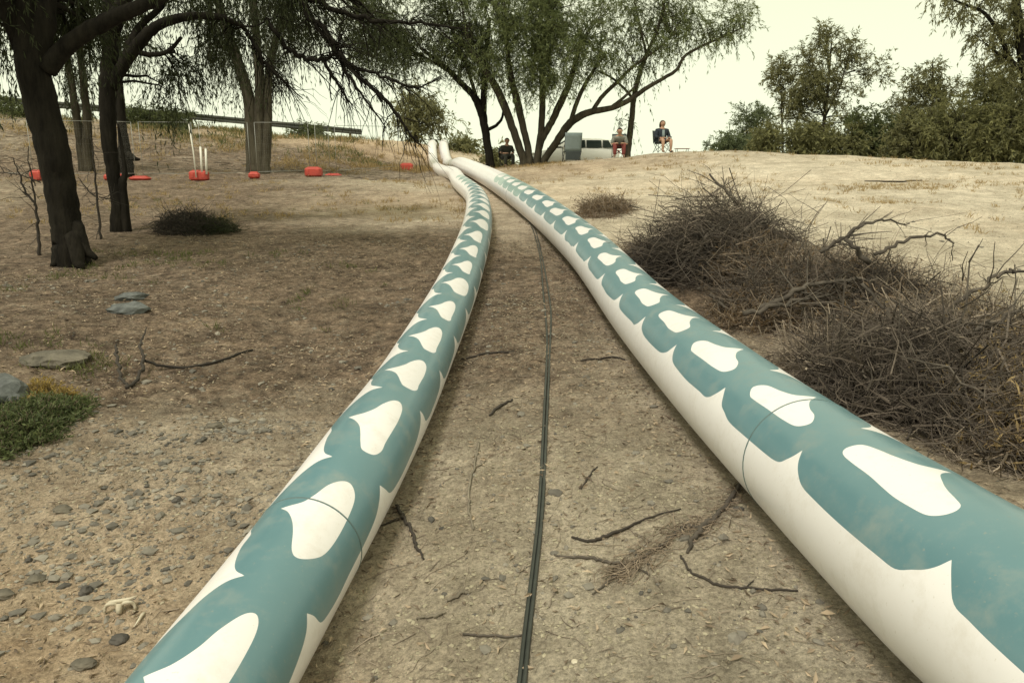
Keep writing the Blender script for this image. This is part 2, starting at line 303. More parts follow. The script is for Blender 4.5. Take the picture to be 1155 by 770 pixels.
def ground_mat():
    m = bpy.data.materials.new('dry_earth'); m.use_nodes = True; nt = m.node_tree; N = nt.nodes; L = nt.links; b = N['Principled BSDF']
    b.inputs['Roughness'].default_value = .95; b.inputs['Specular IOR Level'].default_value = .15
    geo = N.new('ShaderNodeNewGeometry'); P = geo.outputs['Position']
    def noise(s, d=6., r=.65):
        n = N.new('ShaderNodeTexNoise'); n.inputs['Scale'].default_value = s; n.inputs['Detail'].default_value = d; n.inputs['Roughness'].default_value = r; L.new(P, n.inputs['Vector']); return n.outputs['Fac']
    def ramp(f, a, c):
        r = N.new('ShaderNodeValToRGB'); r.color_ramp.elements[0].position = a[0]; r.color_ramp.elements[0].color = (*a[1], 1); r.color_ramp.elements[1].position = c[0]; r.color_ramp.elements[1].color = (*c[1], 1); L.new(f, r.inputs['Fac']); return r.outputs['Color']
    def mix(f, a, c, blend='MIX'):
        x = N.new('ShaderNodeMix'); x.data_type = 'RGBA'; x.blend_type = blend
        if isinstance(f, float): x.inputs[0].default_value = f
        else: L.new(f, x.inputs[0])
        L.new(a, x.inputs[6]); L.new(c, x.inputs[7]); return x.outputs[2]
    def mth(op, a, c, cl=True):
        x = N.new('ShaderNodeMath'); x.operation = op; x.use_clamp = cl
        for i, k in enumerate((a, c)):
            if isinstance(k, (float, int)): x.inputs[i].default_value = k
            else: L.new(k, x.inputs[i])
        return x.outputs[0]
    ca = N.new('ShaderNodeVertexColor'); ca.layer_name = 'soil'; sp = N.new('ShaderNodeSeparateColor'); L.new(ca.outputs['Color'], sp.inputs[0])
    base = ramp(noise(2.3), (.35, (.43, .39, .31)), (.65, (.68, .615, .51)))
    sand = ramp(noise(3.1), (.3, (.55, .5, .42)), (.7, (.73, .68, .585)))
    ora = ramp(noise(4.), (.3, (.51, .37, .25)), (.7, (.71, .555, .395)))
    lit = ramp(noise(9., 8., .75), (.36, (.08, .063, .052)), (.68, (.39, .315, .25)))
    lit = mix(.8, lit, ramp(noise(2.6, 7., .8), (.38, (.5, .47, .46)), (.6, (1.15, 1.1, 1.05))), 'MULTIPLY')
    n5 = noise(5., 6., .75); n13 = noise(14., 5., .7)
    def mask(ch, wob=.9):
        v = mth('MULTIPLY_ADD', n5, wob, False); nd = v.node; nd.inputs[2].default_value = -wob*.5
        return mth('MULTIPLY', mth('ADD', ch, mth('MULTIPLY', v, mth('MULTIPLY', ch, 3.), False), True), 1.)
    col = mix(mask(sp.outputs[1]), base, sand); col = mix(mask(sp.outputs[2]), col, ora); col = mix(mask(sp.outputs[0], 1.4), col, lit)
    fine = ramp(noise(48., 7., .85), (.38, (.42, .41, .4)), (.6, (1.25, 1.22, 1.18)))
    col = mix(.85, col, fine, 'MULTIPLY')
    mid = ramp(noise(7.5, 7., .8), (.36, (.72, .7, .68)), (.56, (1.1, 1.09, 1.08))); col = mix(.8, col, mid, 'MULTIPLY')
    big = ramp(noise(.9, 9., .78), (.4, (.66, .64, .61)), (.58, (1.12, 1.1, 1.09))); col = mix(.75, col, big, 'MULTIPLY')
    specks = ramp(noise(160., 3., .7), (.58, (1, 1, 1)), (.7, (.52, .49, .46))); col = mix(.7, col, specks, 'MULTIPLY')
    L.new(col, b.inputs['Base Color'])
    h = mth('ADD', mth('MULTIPLY', n13, .6), mth('ADD', mth('MULTIPLY', noise(42., 8., .85), .4), mth('MULTIPLY', n5, .5), False), False)
    bp = N.new('ShaderNodeBump'); bp.inputs['Strength'].default_value = 1.; bp.inputs['Distance'].default_value = .06; L.new(h, bp.inputs['Height']); L.new(bp.outputs['Normal'], b.inputs['Normal'])
    return m
ground = make_ground()

# ------------------------------------------------------------------ painted pipes
LT = dict(s0=1.0, per=.965,
  left=[(0, 0), (.04, -11), (.12, -21), (.26, -30), (.36, -33), (.45, -42), (.55, -48), (.66, -44), (.78, -33), (.88, -25), (.96, -14), (1, 0)],
  right=[(0, 66), (.035, 76), (.07, 86), (.14, 91), (.29, 94), (.46, 93), (.68, 90), (.84, 85), (.94, 76), (1, 66)],
  spots=[[(.85, 26), (.86, 37), (.80, 48), (.68, 53), (.48, 55), (.32, 52), (.23, 43), (.18, 31), (.21, 22), (.34, 12), (.425, 4), (.5, -7), (.54, -19), (.59, 0), (.67, 8), (.78, 15)],
         [(.79, 23), (.81, 32), (.74, 39), (.58, 42), (.42, 42), (.31, 42), (.22, 43), (.15, 37), (.14, 24), (.2, 17), (.28, 11), (.36, 4), (.43, -7), (.48, -18), (.515, -2), (.59, 8), (.69, 14)]],
  tail=(12, 13))
RTT = dict(s0=.22, per=.808,
  left=[(0, -46), (.02, -53), (.05, -59), (.09, -64), (.15, -67.5), (.25, -68), (.5, -68.5), (.72, -68.5), (.83, -66), (.9, -62.5), (.955, -55), (1, -46)],
  right=[(0, 3), (.04, 14), (.12, 23), (.26, 31), (.36, 33), (.45, 40), (.55, 45), (.66, 42), (.78, 34), (.88, 26), (.96, 15), (1, 3)],
  spots=[[(.81, -28), (.82, -22), (.8, -14), (.73, -10), (.64, -7), (.55, -2), (.51, 4), (.48, 15), (.44, 3), (.36, -5), (.3, -9), (.23, -12), (.18, -15), (.16, -21), (.17, -28), (.21, -33), (.3, -34.5), (.38, -35), (.46, -34), (.56, -32.5), (.69, -32), (.77, -31)],
         [(.77, -37), (.84, -28), (.79, -17), (.65, -12), (.55, -5), (.51, 11), (.43, -2), (.33, -10), (.23, -14), (.16, -23), (.2, -33), (.33, -36), (.53, -37), (.69, -38)]],
  tail=(7, 5))
def closed(P, n=5, sharp=None):
    P = np.array(P, float); K = len(P); out = []
    for i in range(K):
        a, b, c, d = P[i-1], P[i], P[(i+1) % K], P[(i+2) % K]
        if sharp is not None and i == sharp: a = b
        if sharp is not None and (i+1) % K == sharp: d = c
        for t in np.linspace(0, 1, n, endpoint=False):
            out.append(.5*((2*b)+(-a+c)*t+(2*a-5*b+4*c-d)*t*t+(-a+3*b-3*c+d)*t**3))
    return np.array(out)
def inside(p, poly):
    x, y = p[:, 0:1], p[:, 1:2]; a = poly[None]; b = np.roll(poly, -1, 0)[None]
    c = ((a[..., 1] > y) != (b[..., 1] > y)) & (x < (b[..., 0]-a[..., 0])*(y-a[..., 1])/(b[..., 1]-a[..., 1]+1e-12)+a[..., 0])
    return c.sum(1) % 2 == 1
def make_pipe(P, far, R, K, tile, s_end, seams, name, label):
    back = P[0]-P[1]; back = back/np.linalg.norm(back); back[2] *= .2
    ext = [P[0]+back*4.5, P[0]+back*1.8]
    A = spline(np.vstack([ext, P, far]), 24)
    S = np.concatenate([[0], np.cumsum(np.linalg.norm(np.diff(A, axis=0), axis=1))])
    S -= S[48]                                       # s = 0 at P[0]
    T = np.gradient(A, S, axis=0)
    T /= np.linalg.norm(T, axis=1)[:, None]
    def frame(s):
        p = np.stack([np.interp(s, S, A[:, k]) for k in range(3)], -1); t = np.stack([np.interp(s, S, T[:, k]) for k in range(3)], -1); t /= np.linalg.norm(t, axis=-1)[..., None]
        u = np.array([0, 0, 1.])-t*t[..., 2:3]; u /= np.linalg.norm(u, axis=-1)[..., None]; return p, u, np.cross(t, u)
    s_beg = S[0]; per = tile['per']*K; s0 = tile['s0']*K
    k0 = int(math.ceil((s_beg-s0)/per)); k1 = int((s_end*K-s0)/per)
    S0, S1 = s0+k0*per, s0+k1*per
    lr = np.random.default_rng(len(name)+int(R*1000))
    tl = np.array(tile['left'], float); tr = np.array(tile['right'], float)
    pts, edges, spots = [], [], []
    def chain(c, close=False):
        i0 = len(pts); pts.extend([tuple(x) for x in c]); n = len(c)
        edges.extend([(i0+i, i0+i+1) for i in range(n-1)])
        if close: edges.append((i0+n-1, i0))
    rad = PI/180*R
    bl, br = [], []
    for k in range(k0, k1):
        for t_, acc in ((tl, bl), (tr, br)):
            j = t_.copy(); mid = (j[:, 0] > .03) & (j[:, 0] < .97)
            j[mid, 1] += lr.normal(size=mid.sum())*.7
            c = spline(j, 4)
            c[:, 0] = np.maximum.accumulate(np.clip(c[:, 0], 0, 1)+np.arange(len(c))*1e-5)/(1+1e-5*(len(c)-1))
            acc.extend([(s0+(k+x)*per, y*rad) for x, y in c[:-1]])
        w = {0: 0., 1: 1.}.get(k, lr.random()); a_ = closed(tile['spots'][0], 6, tile['tail'][0]); b_ = closed(tile['spots'][1], 6, tile['tail'][1])
        sp = a_ if w < .5 else b_
        cc = sp.mean(0); sp = cc+(sp-cc)*(1+lr.normal()*.04)+[lr.normal()*.008, lr.normal()*1.2]
        sp = np.stack([s0+(k+sp[:, 0])*per, sp[:, 1]*rad], 1); spots.append(sp)
    bl.append((S1, tl[0, 1]*rad)); br.append((S1, tr[0, 1]*rad)); bl = np.array(bl); br = np.array(br)
    chain(bl); chain(br)
    for sp in spots: chain(sp, True)
    chain([(S0, bl[0, 1]+(br[0, 1]-bl[0, 1])*t) for t in np.linspace(0, 1, 12)][1:-1]); chain([(S1, bl[-1, 1]+(br[-1, 1]-bl[-1, 1])*t) for t in np.linspace(0, 1, 12)][1:-1])
    out = np.array(pts)
    gs = np.linspace(s_beg, S1+1, int((S1+1-s_beg)/.09)); gt = np.linspace(-PI, PI, 61)*R
    gg = np.array([(a, b) for a in gs for b in gt])
    ok = np.ones(len(gg), bool)
    for k in range(0, len(gg), 3000):
        dd = ((gg[k:k+3000, None]-out[None])**2).sum(-1).min(1); ok[k:k+3000] = (dd > .011**2) | (np.abs(gg[k:k+3000, 1]) > 3.05*R)
    pts += [tuple(x) for x in gg[ok]]
    vs, es, fs, _, _, _ = delaunay_2d_cdt([Vector(p) for p in pts], edges, [], 0, 1e-6)
    uv = np.array([tuple(v) for v in vs]); tri = np.array([f for f in fs if len(f) == 3])
    cen = uv[tri].mean(1)
    teal = (cen[:, 0] > S0) & (cen[:, 0] < S1) & (cen[:, 1] > np.interp(cen[:, 0], bl[:, 0], bl[:, 1])) & (cen[:, 1] < np.interp(cen[:, 0], br[:, 0], br[:, 1]))
    for sp in spots:
        near = np.where((cen[:, 0] > sp[:, 0].min()) & (cen[:, 0] < sp[:, 0].max()) & teal)[0]
        if len(near): teal[near[inside(cen[near], sp)]] = False
    # plain white run beyond the painted length
    s2 = np.linspace(S1+1, S[-1], 200); t2 = np.linspace(-PI, PI, 61)*R
    uv2 = np.array([(a, b) for a in s2 for b in t2]); i = np.arange(199)[:, None]*61; j = np.arange(60)[None]
    q2 = np.stack([i+j, i+j+1, i+61+j+1, i+61+j], -1).reshape(-1, 4)
    UVa = np.vstack([uv, uv2]); p, u, sd = frame(UVa[:, 0]); th = UVa[:, 1]/R
    nr = u*np.cos(th)[:, None]+sd*np.sin(th)[:, None]; V = p+nr*R
    g = G(); g.add(V, q2+len(uv), None, 0)
    ar = (uv[tri[:, 1], 0]-uv[tri[:, 0], 0])*(uv[tri[:, 2], 1]-uv[tri[:, 0], 1])-(uv[tri[:, 1], 1]-uv[tri[:, 0], 1])*(uv[tri[:, 2], 0]-uv[tri[:, 0], 0])
    tri = np.where((ar < 0)[:, None], tri, tri[:, ::-1])
    kf = np.clip(((cen[:, 0]/K-(s_end-7.))/2.6+lr.normal(size=1)*0), 0, 2).astype(int)  # teal steps paler with distance, painting in the grazing sky reflection
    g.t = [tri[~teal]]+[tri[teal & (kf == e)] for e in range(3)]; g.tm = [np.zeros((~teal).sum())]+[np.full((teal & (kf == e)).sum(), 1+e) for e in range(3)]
    o = g.build(name, [M['white'], M['teal'], M['teal_sheen'], M['teal_sheen_far']], smooth=True)
    if len(o.data.vertices) == len(nr): o.data.normals_split_custom_set_from_vertices([tuple(x) for x in nr])
    tag(o, label, 'pipe', 'painted water pipes')
    for ss in seams:
        th = np.linspace(0, 2*PI, 65)[:-1]
        p, u, sd = frame(np.array([ss*K])); p = p[0]; u = u[0]; sd = sd[0]; tt = np.cross(sd, u)*-1
        V = []
        for off, rr in ((-.006, -.004), (-.003, .0022), (.003, .0022), (.006, -.004)):
            V += [p+tt*off+(u*math.cos(a)+sd*math.sin(a))*(R+rr) for a in th]
        q = [(r*64+k, r*64+(k+1) % 64, r*64+64+(k+1) % 64, r*64+64+k) for r in range(3) for k in range(64)]
        g = G(); g.add(V, q); g.build('joint_seam', M['seam'], o, True)
    return o
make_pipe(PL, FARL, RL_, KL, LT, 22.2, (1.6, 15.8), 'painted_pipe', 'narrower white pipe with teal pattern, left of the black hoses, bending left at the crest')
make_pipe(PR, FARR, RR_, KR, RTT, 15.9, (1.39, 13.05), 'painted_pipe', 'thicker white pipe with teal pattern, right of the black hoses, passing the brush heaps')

# ------------------------------------------------------------------ hoses between the pipes
def lay(pxs, r, off=0., n=10, lift=0.):
    P = np.array([gp(*p) for p in pxs]); P = spline(P, 8); P[:, 0] += off
    P[:, 2] = gz(P[:, 0], P[:, 1])+r*.8+lift
    k = np.ones(5)/5; z = np.convolve(np.pad(P[:, 2], 2, 'edge'), k, 'valid'); P[:, 2] = np.maximum(z, P[:, 2]-.01)
    g = G(); g.tube(P, r, n); return g
hz = [(578, 830), (586, 770), (592, 715), (601, 640), (609, 560), (613.5, 470), (617, 385), (613, 335), (609, 290), (602, 262), (593, 247), (583, 238)]
g = lay(hz, .009); tag(g.build('hose', M['rubber'], smooth=True), 'black hose between the pipes, the left one of the pair lying side by side', 'hose', 'hoses between the pipes')
hz2 = [(578, 830), (586, 770), (592, 715), (601, 640), (609, 560), (614, 470), (618.5, 385), (619, 345), (612, 300), (604, 264), (594, 248), (584, 239)]
g = lay(hz2, .009, .0175); tag(g.build('hose', M['rubber'], smooth=True), 'black hose between the pipes, the right one of the pair, nearer the thicker pipe', 'hose', 'hoses between the pipes')

# ------------------------------------------------------------------ trees
def jit_line(P, n=6, amp=.02):
    Q = spline(P, n); L = np.linalg.norm(P[-1][:3]-P[0][:3]) if len(P) > 1 else 1
    return Q
def tree(name, label, limbs, blobs, bark, leaf, group=None, ll=.14, lw=.03, sl=.9, droop=.5, lps=14, spc=9, twigr=.03, rough=.05, spread=.5, dead=None, sides=9, hold=None):
    base = at(*limbs[0][0][:3]); gb = gz(base[0], base[1])[0]
    root = thing(name, label, 'tree', (base[0], base[1], gb), 0, group); off = np.array([base[0], base[1], gb])
    sk = []; tg = G(); bg = G(); first = True
    for lb in limbs:
        P = np.array([at(*p[:3]) for p in lb]); R = np.array([p[3]*p[2]/F for p in lb])
        if first or abs(P[0][2]-gz(P[0][0], P[0][1])[0]) < .8:
            P = np.vstack([P[:1], P]); P[0, 2] = gz(P[0][0], P[0][1])[0]-.2; P[1, 2] = max(P[1, 2], P[0, 2]+.4); R = np.concatenate([[R[0]*1.12], R])
        Q = spline(np.hstack([P, R[:, None]]), 6)
        Q[1:-1, :3] += rng.normal(size=(len(Q)-2, 3))*Q[1:-1, 3:4]*.045
        (tg if first or Q[0, 3] > .6*limbs[0][0][3]*limbs[0][0][2]/F else bg).tube(Q[:, :3]-off, Q[:, 3], sides, rough=rough)
        sk.append(Q); first = False
    tg.build('trunk', bark, root, True)
    SK = np.vstack(sk)
    if dead:
        for lb in dead:
            P = np.array([at(*p[:3]) for p in lb]); R = np.array([p[3]*p[2]/F for p in lb]); Q = spline(np.hstack([P, R[:, None]]), 6)
            Q[1:-1, :3] += rng.normal(size=(len(Q)-2, 3))*Q[1:-1, 3:4]*.5
            bg.tube(Q[:, :3]-off, Q[:, 3], 6)
            n = int(len(Q)*1.8); idx = rng.integers(2, len(Q), n); tt = np.gradient(Q[:, :3], axis=0)[idx]; tt /= np.linalg.norm(tt, axis=1)[:, None]
            d = tt*.9+rng.normal(size=(n, 3))*[.55, .4, .45]+[0, 0, -.2]; d /= np.linalg.norm(d, axis=1)[:, None]
            Lw = (rng.random(n)*.6+.2)*(lb[0][2]/14)
            ts = np.linspace(0, 1, 6)[None, :, None]
            PP = Q[idx, None, :3]+d[:, None]*Lw[:, None, None]*ts+np.array([0, 0, -1.])*(ts**2)*Lw[:, None, None]*.35+np.cumsum(rng.normal(size=(n, 6, 3))*.05, 1)*Lw[:, None, None]
            RR = np.minimum(Q[idx, 3]*.5, .014)[:, None]*np.linspace(1, .3, 6)[None]
            bg.tubes(PP-off, RR, 3)
    cg = G()
    for bx in blobs:
        px, py, d, rx, ry, nc = bx[:6]
        c = at(px, py, d); rw, rh = rx*d/F, ry*d/F; rd = bx[6] if len(bx) > 6 else rw*.8
        u = rng.normal(size=(nc, 3)); u /= np.linalg.norm(u, axis=1)[:, None]; u *= (rng.random(nc)**.45)[:, None]
        C = c+u*[rw, rd, rh]
        # wood: from the nearest limb point out to each clump
        low = SK[:, 2][None]-C[:, 2][:, None]
        dist = ((SK[None, :, :3]-C[:, None])**2).sum(-1)+np.where(low > 0, low*3*rw, 0)
        s0 = SK[dist.argmin(1)]; A0 = s0[:, :3]; ts = np.linspace(0, 1, 6)[None, :, None]
        dv = C-A0; Ld = np.linalg.norm(dv, axis=1)
        PP = A0[:, None]+dv[:, None]*ts+np.array([0, 0, 1.])*(ts*(1-ts))*Ld[:, None, None]*.35+rng.normal(size=(nc, 6, 3))*.03*Ld[:, None, None]*(ts*(1-ts)*4)
        r0 = np.minimum(s0[:, 3]*.6, twigr*(.5+Ld/max(rw, .3)*.5))
        bg.tubes(PP-off, r0[:, None]*np.linspace(1, .22, 6)[None], 4)
        # strands of leaves
        ns = nc*spc; ci = np.repeat(np.arange(nc), spc); tt = rng.random(ns)
        B = C[ci]-dv[ci]*(tt*.3)[:, None]*np.minimum(1, 1.2/(Ld[ci]+.01))[:, None]+rng.normal(size=(ns, 3))*spread*.35
        out = (C[ci]-c)/np.array([rw, rd, rh]); D = rng.normal(size=(ns, 3))*.7+out*.5+[0, 0, .15-droop]; D /= np.linalg.norm(D, axis=1)[:, None]
        Ls = sl*(.5+.8*rng.random(ns))
        k = lps; tp = rng.random((ns, k))[..., None]
        LB = B[:, None]+D[:, None]*Ls[:, None, None]*tp+np.array([0, 0, -1.])*droop*(tp**2)*Ls[:, None, None]
        LD = D[:, None]*.6+np.array([0, 0, -1.])*droop*(2*tp)+rng.normal(size=(ns, k, 3))*.45
        LB = LB.reshape(-1, 3); LD = LD.reshape(-1, 3)
        if hold is not None:
            m = hold(LB); LB = LB[m]; LD = LD[m]
        nl = len(LB)
        cg.leaves(LB-off, LD, ll*(.6+.8*rng.random(nl)), lw*(.7+.6*rng.random(nl)), bend=.06)
        ts = np.linspace(0, 1, 4)[None, :, None]; PP = B[:, None]+D[:, None]*Ls[:, None, None]*ts+np.array([0, 0, -1.])*droop*ts**2*Ls[:, None, None]
        if d < 40: bg.tubes(PP-off, np.full((ns, 1), min(twigr*.14, .006))*np.linspace(1, .4, 4)[None], 3)
    if bg.v: bg.build('branches', bark, root, True)
    if cg.v: cg.build('crown', leaf, root)
    return root

# near left tree
tree('leaning_tree', 'dark thick-trunked tree leaning left at the left edge, nearest the camera',
     [[(83, 297, 10, 18), (76, 255, 10, 16), (69, 215, 10, 15.8), (60, 165, 10, 16.6), (46, 115, 10, 16.6), (36, 60, 10, 15.8), (24, 0, 10, 14), (12, -80, 10.2, 13), (0, -190, 10.5, 8)],
      [(52, 78, 10, 11), (72, 55, 10, 9), (98, 36, 10, 8.5), (128, 20, 10, 8), (160, 7, 10, 7), (190, -8, 10.2, 6), (240, -50, 10.5, 4)],
      [(38, 85, 10, 14), (46, 40, 10, 12), (52, 0, 10.1, 10), (58, -80, 10.3, 7)],
      [(26, 55, 10, 10), (8, 10, 9.8, 8), (-20, -60, 9.5, 6)],
      [(84, 255, 10, 9), (96, 281, 9.9, 6), (109, 292, 9.9, 2.5)], [(74, 262, 10, 9), (66, 290, 9.9, 6.5), (60, 301, 9.8, 3)], [(83, 266, 9.9, 9), (88, 294, 9.75, 6.5), (93, 304, 9.7, 3)]],
     [(30, -150, 10, 190, 120, 40), (250, -420, 8, 260, 160, 22), (-150, -420, 8, 260, 160, 20), (60, -900, 5.5, 420, 260, 12), (200, -110, 10.5, 120, 70, 22), (-60, -40, 9.5, 60, 80, 14), (12, 20, 11, 18, 40, 6), (85, 15, 11.5, 26, 26, 16)], M['bark_dark'], M['leaf_shade'], ll=.1, lw=.016, sl=.5, droop=.8, lps=16, spc=16, twigr=.022, rough=.05, spread=.5, sides=18)  # highest crown blobs, out of view overhead, are added to shade the left ground
tree('forked_tree', 'dark slim forked tree just right of the leaning tree, its limb arching right',
     [[(134, 262, 13, 7.4), (133, 230, 13, 6.4), (128, 195, 13, 6.8), (122, 150, 13, 7.8), (122, 100, 13, 8.2), (125, 50, 13, 7.8), (127, 0, 13.2, 9), (130, -90, 13.5, 6)],
      [(125, 98, 13, 7.5), (140, 72, 13, 6.4), (156, 50, 13, 6.5), (175, 31, 13, 5.5), (200, 21, 13, 4.8), (225, 18, 13.2, 4), (250, 20, 13.4, 3.2), (275, 30, 13.6, 2)],
      [(142, 70, 13, 4.5), (147, 48, 13, 4), (160, 28, 13.2, 3.4), (185, 4, 13.4, 3), (200, -30, 13.5, 2)],
      [(152, 58, 13, 3.2), (170, 62, 13, 2.6), (190, 58, 13.1, 2.2), (205, 42, 13.2, 1.6)],
      [(138, 212, 13, 5), (141, 195, 13, 3), (137, 165, 13, 1.8), (133, 140, 13, 1.2)],
      [(126, 40, 13, 8), (170, -60, 13, 7), (250, -75, 13.5, 6), (330, -30, 14, 5)]],
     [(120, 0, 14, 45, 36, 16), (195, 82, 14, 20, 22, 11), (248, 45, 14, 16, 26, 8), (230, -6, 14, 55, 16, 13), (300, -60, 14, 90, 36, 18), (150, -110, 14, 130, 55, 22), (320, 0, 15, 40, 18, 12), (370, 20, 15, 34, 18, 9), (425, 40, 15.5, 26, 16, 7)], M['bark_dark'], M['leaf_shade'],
     ll=.1, lw=.018, sl=.55, droop=.85, lps=15, spc=14, twigr=.016, spread=.45, sides=14,
     dead=[[(318, -24, 14, 4), (337, 0, 14, 3.6), (358, 29, 14, 3.2), (379, 52, 14, 3), (394, 75, 14, 2.6), (425, 104, 14, 2.2), (446, 125, 14, 1.8), (462, 151, 14, 1.2), (480, 171, 14, .6)],
           [(300, 20, 14, 2.6), (324, 56, 14, 2.6), (342, 64, 14, 2.5), (366, 67, 14, 2.4), (376, 60, 14, 1.6), (384, 40, 14, 1)],
           [(376, 61, 14, 2), (394, 73, 14, 2), (420, 83, 14, 1.8), (446, 92, 14, 1.5), (470, 99, 14, 1), (497, 88, 14, .5)],
           [(366, 70, 14, 2), (384, 99, 14, 1.4), (397, 119, 14, .6)], [(330, -12, 14, 3.6), (370, 8, 14, 3), (410, 21, 14, 2.6), (472, 27, 14, 1.6), (521, 32, 14, .8)],
           [(270, 25, 14, 2.6), (283, 42, 14, 2.2), (296, 68, 14, 1.8), (319, 91, 14, 1.3), (342, 112, 14, .5)], [(352, 22, 14, 2), (392, 82, 14, 1.6), (410, 110, 14, 1.2), (436, 145, 14, .6)]])
tree('multi_stem_tree', 'brown multi-stemmed tree behind the mesh fence, right of the forked tree',
     [[(286, 184, 28, 8.5), (284, 150, 28, 7), (280, 110, 28, 6.2), (268, 70, 28, 5.5), (254, 30, 28, 4.8), (240, -20, 28, 4)],
      [(293, 182, 28, 7.5), (293, 150, 28, 6.4), (293, 100, 28, 5.4), (290, 50, 28, 4.6), (286, 0, 28, 4)],
      [(299, 182, 28, 6), (302, 140, 28, 5), (303, 90, 28, 4.2), (312, 40, 28, 3.5), (325, 0, 28, 3)]],
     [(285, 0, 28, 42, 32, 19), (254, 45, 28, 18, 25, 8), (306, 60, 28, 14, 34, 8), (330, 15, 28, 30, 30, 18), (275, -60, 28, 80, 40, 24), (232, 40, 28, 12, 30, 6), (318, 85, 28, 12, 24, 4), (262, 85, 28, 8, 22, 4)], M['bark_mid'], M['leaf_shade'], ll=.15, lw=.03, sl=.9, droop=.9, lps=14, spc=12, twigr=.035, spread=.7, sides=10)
tree('thin_tree', 'thin twin-stemmed tree seen between the two dark tree trunks behind the fence',
     [[(92, 172, 27, 5), (86, 130, 27, 4.2), (80, 90, 27, 3.6), (74, 50, 27, 3), (70, 10, 27, 2)], [(99, 170, 27, 5), (98, 130, 27, 4), (94, 90, 27, 3.5), (90, 50, 27, 3), (92, 10, 27, 2)]],
     [(82, 20, 27, 26, 30, 14), (100, 75, 27, 16, 26, 8), (70, 85, 27, 10, 20, 4)], M['bark'], M['leaf_shade'], ll=.15, lw=.03, sl=.8, droop=.9, lps=12, spc=10, spread=.6)
tree('dark_stem_tree', 'dark stem with a low root flare standing just behind the forked tree',
     [[(141, 177, 26, 7), (138, 150, 26, 5), (135, 110, 26, 4.5), (133, 70, 26, 4), (130, 20, 26, 3)], [(143, 176, 26, 4), (152, 179, 25.8, 2.5), (158, 180, 25.8, 1)]],
     [(135, 20, 26, 30, 30, 14), (160, 55, 26, 16, 20, 6)], M['bark_dark'], M['leaf_shade'], ll=.15, lw=.03, sl=.8, droop=.9, lps=12, spc=10, spread=.6)
tree('round_tree', 'small rounded tree on the far bank directly above the two pipe ends',
     [[(470, 162, 58, 2.5), (470, 145, 58, 2), (469, 120, 58, 1.3)]],
     [(470, 128, 58, 30, 24, 26), (456, 138, 58, 18, 16, 10), (492, 140, 58, 14, 18, 9), (470, 112, 58, 18, 12, 8)], M['bark'], M['leaf_far'], ll=.35, lw=.09, sl=1.1, droop=.4, lps=12, spc=9, spread=1.)
tree('centre_tree', 'slim forked tree beside the pipe crest, left of the many-stemmed tree',
     [[(553, 188, 34, 4.6), (550, 165, 34, 4.2), (546, 140, 34, 4.2), (543, 126, 34, 4.6), (534, 108, 34, 3.6), (520, 94, 34, 3), (500, 74, 34, 2.4), (474, 54, 34, 1.6)],
      [(545, 130, 34, 3.6), (546, 100, 34, 3.2), (548, 65, 34, 2.8), (552, 20, 34, 2)], [(551, 146, 34, 2), (559, 142, 34, 1.8), (566, 134, 34, 1.5), (568, 122, 34, 1)],
      [(538, 112, 34, 2.2), (528, 80, 34, 2), (512, 40, 34, 1.6), (500, 0, 34, 1)], [(505, 80, 34, 1.6), (470, 60, 34, 1.2), (440, 50, 34, .8)]],
     [(442, 52, 34, 38, 28, 46), (500, 36, 34, 42, 40, 50), (524, 72, 34, 24, 16, 8), (465, -15, 34, 90, 40, 60), (545, 45, 34, 26, 36, 20), (410, 20, 34, 32, 26, 26), (395, 60, 34, 20, 16, 8)], M['bark_dark'], M['leaf_mid'], ll=.17, lw=.03, sl=.75, droop=.4, lps=16, spc=12, spread=.7, sides=10)
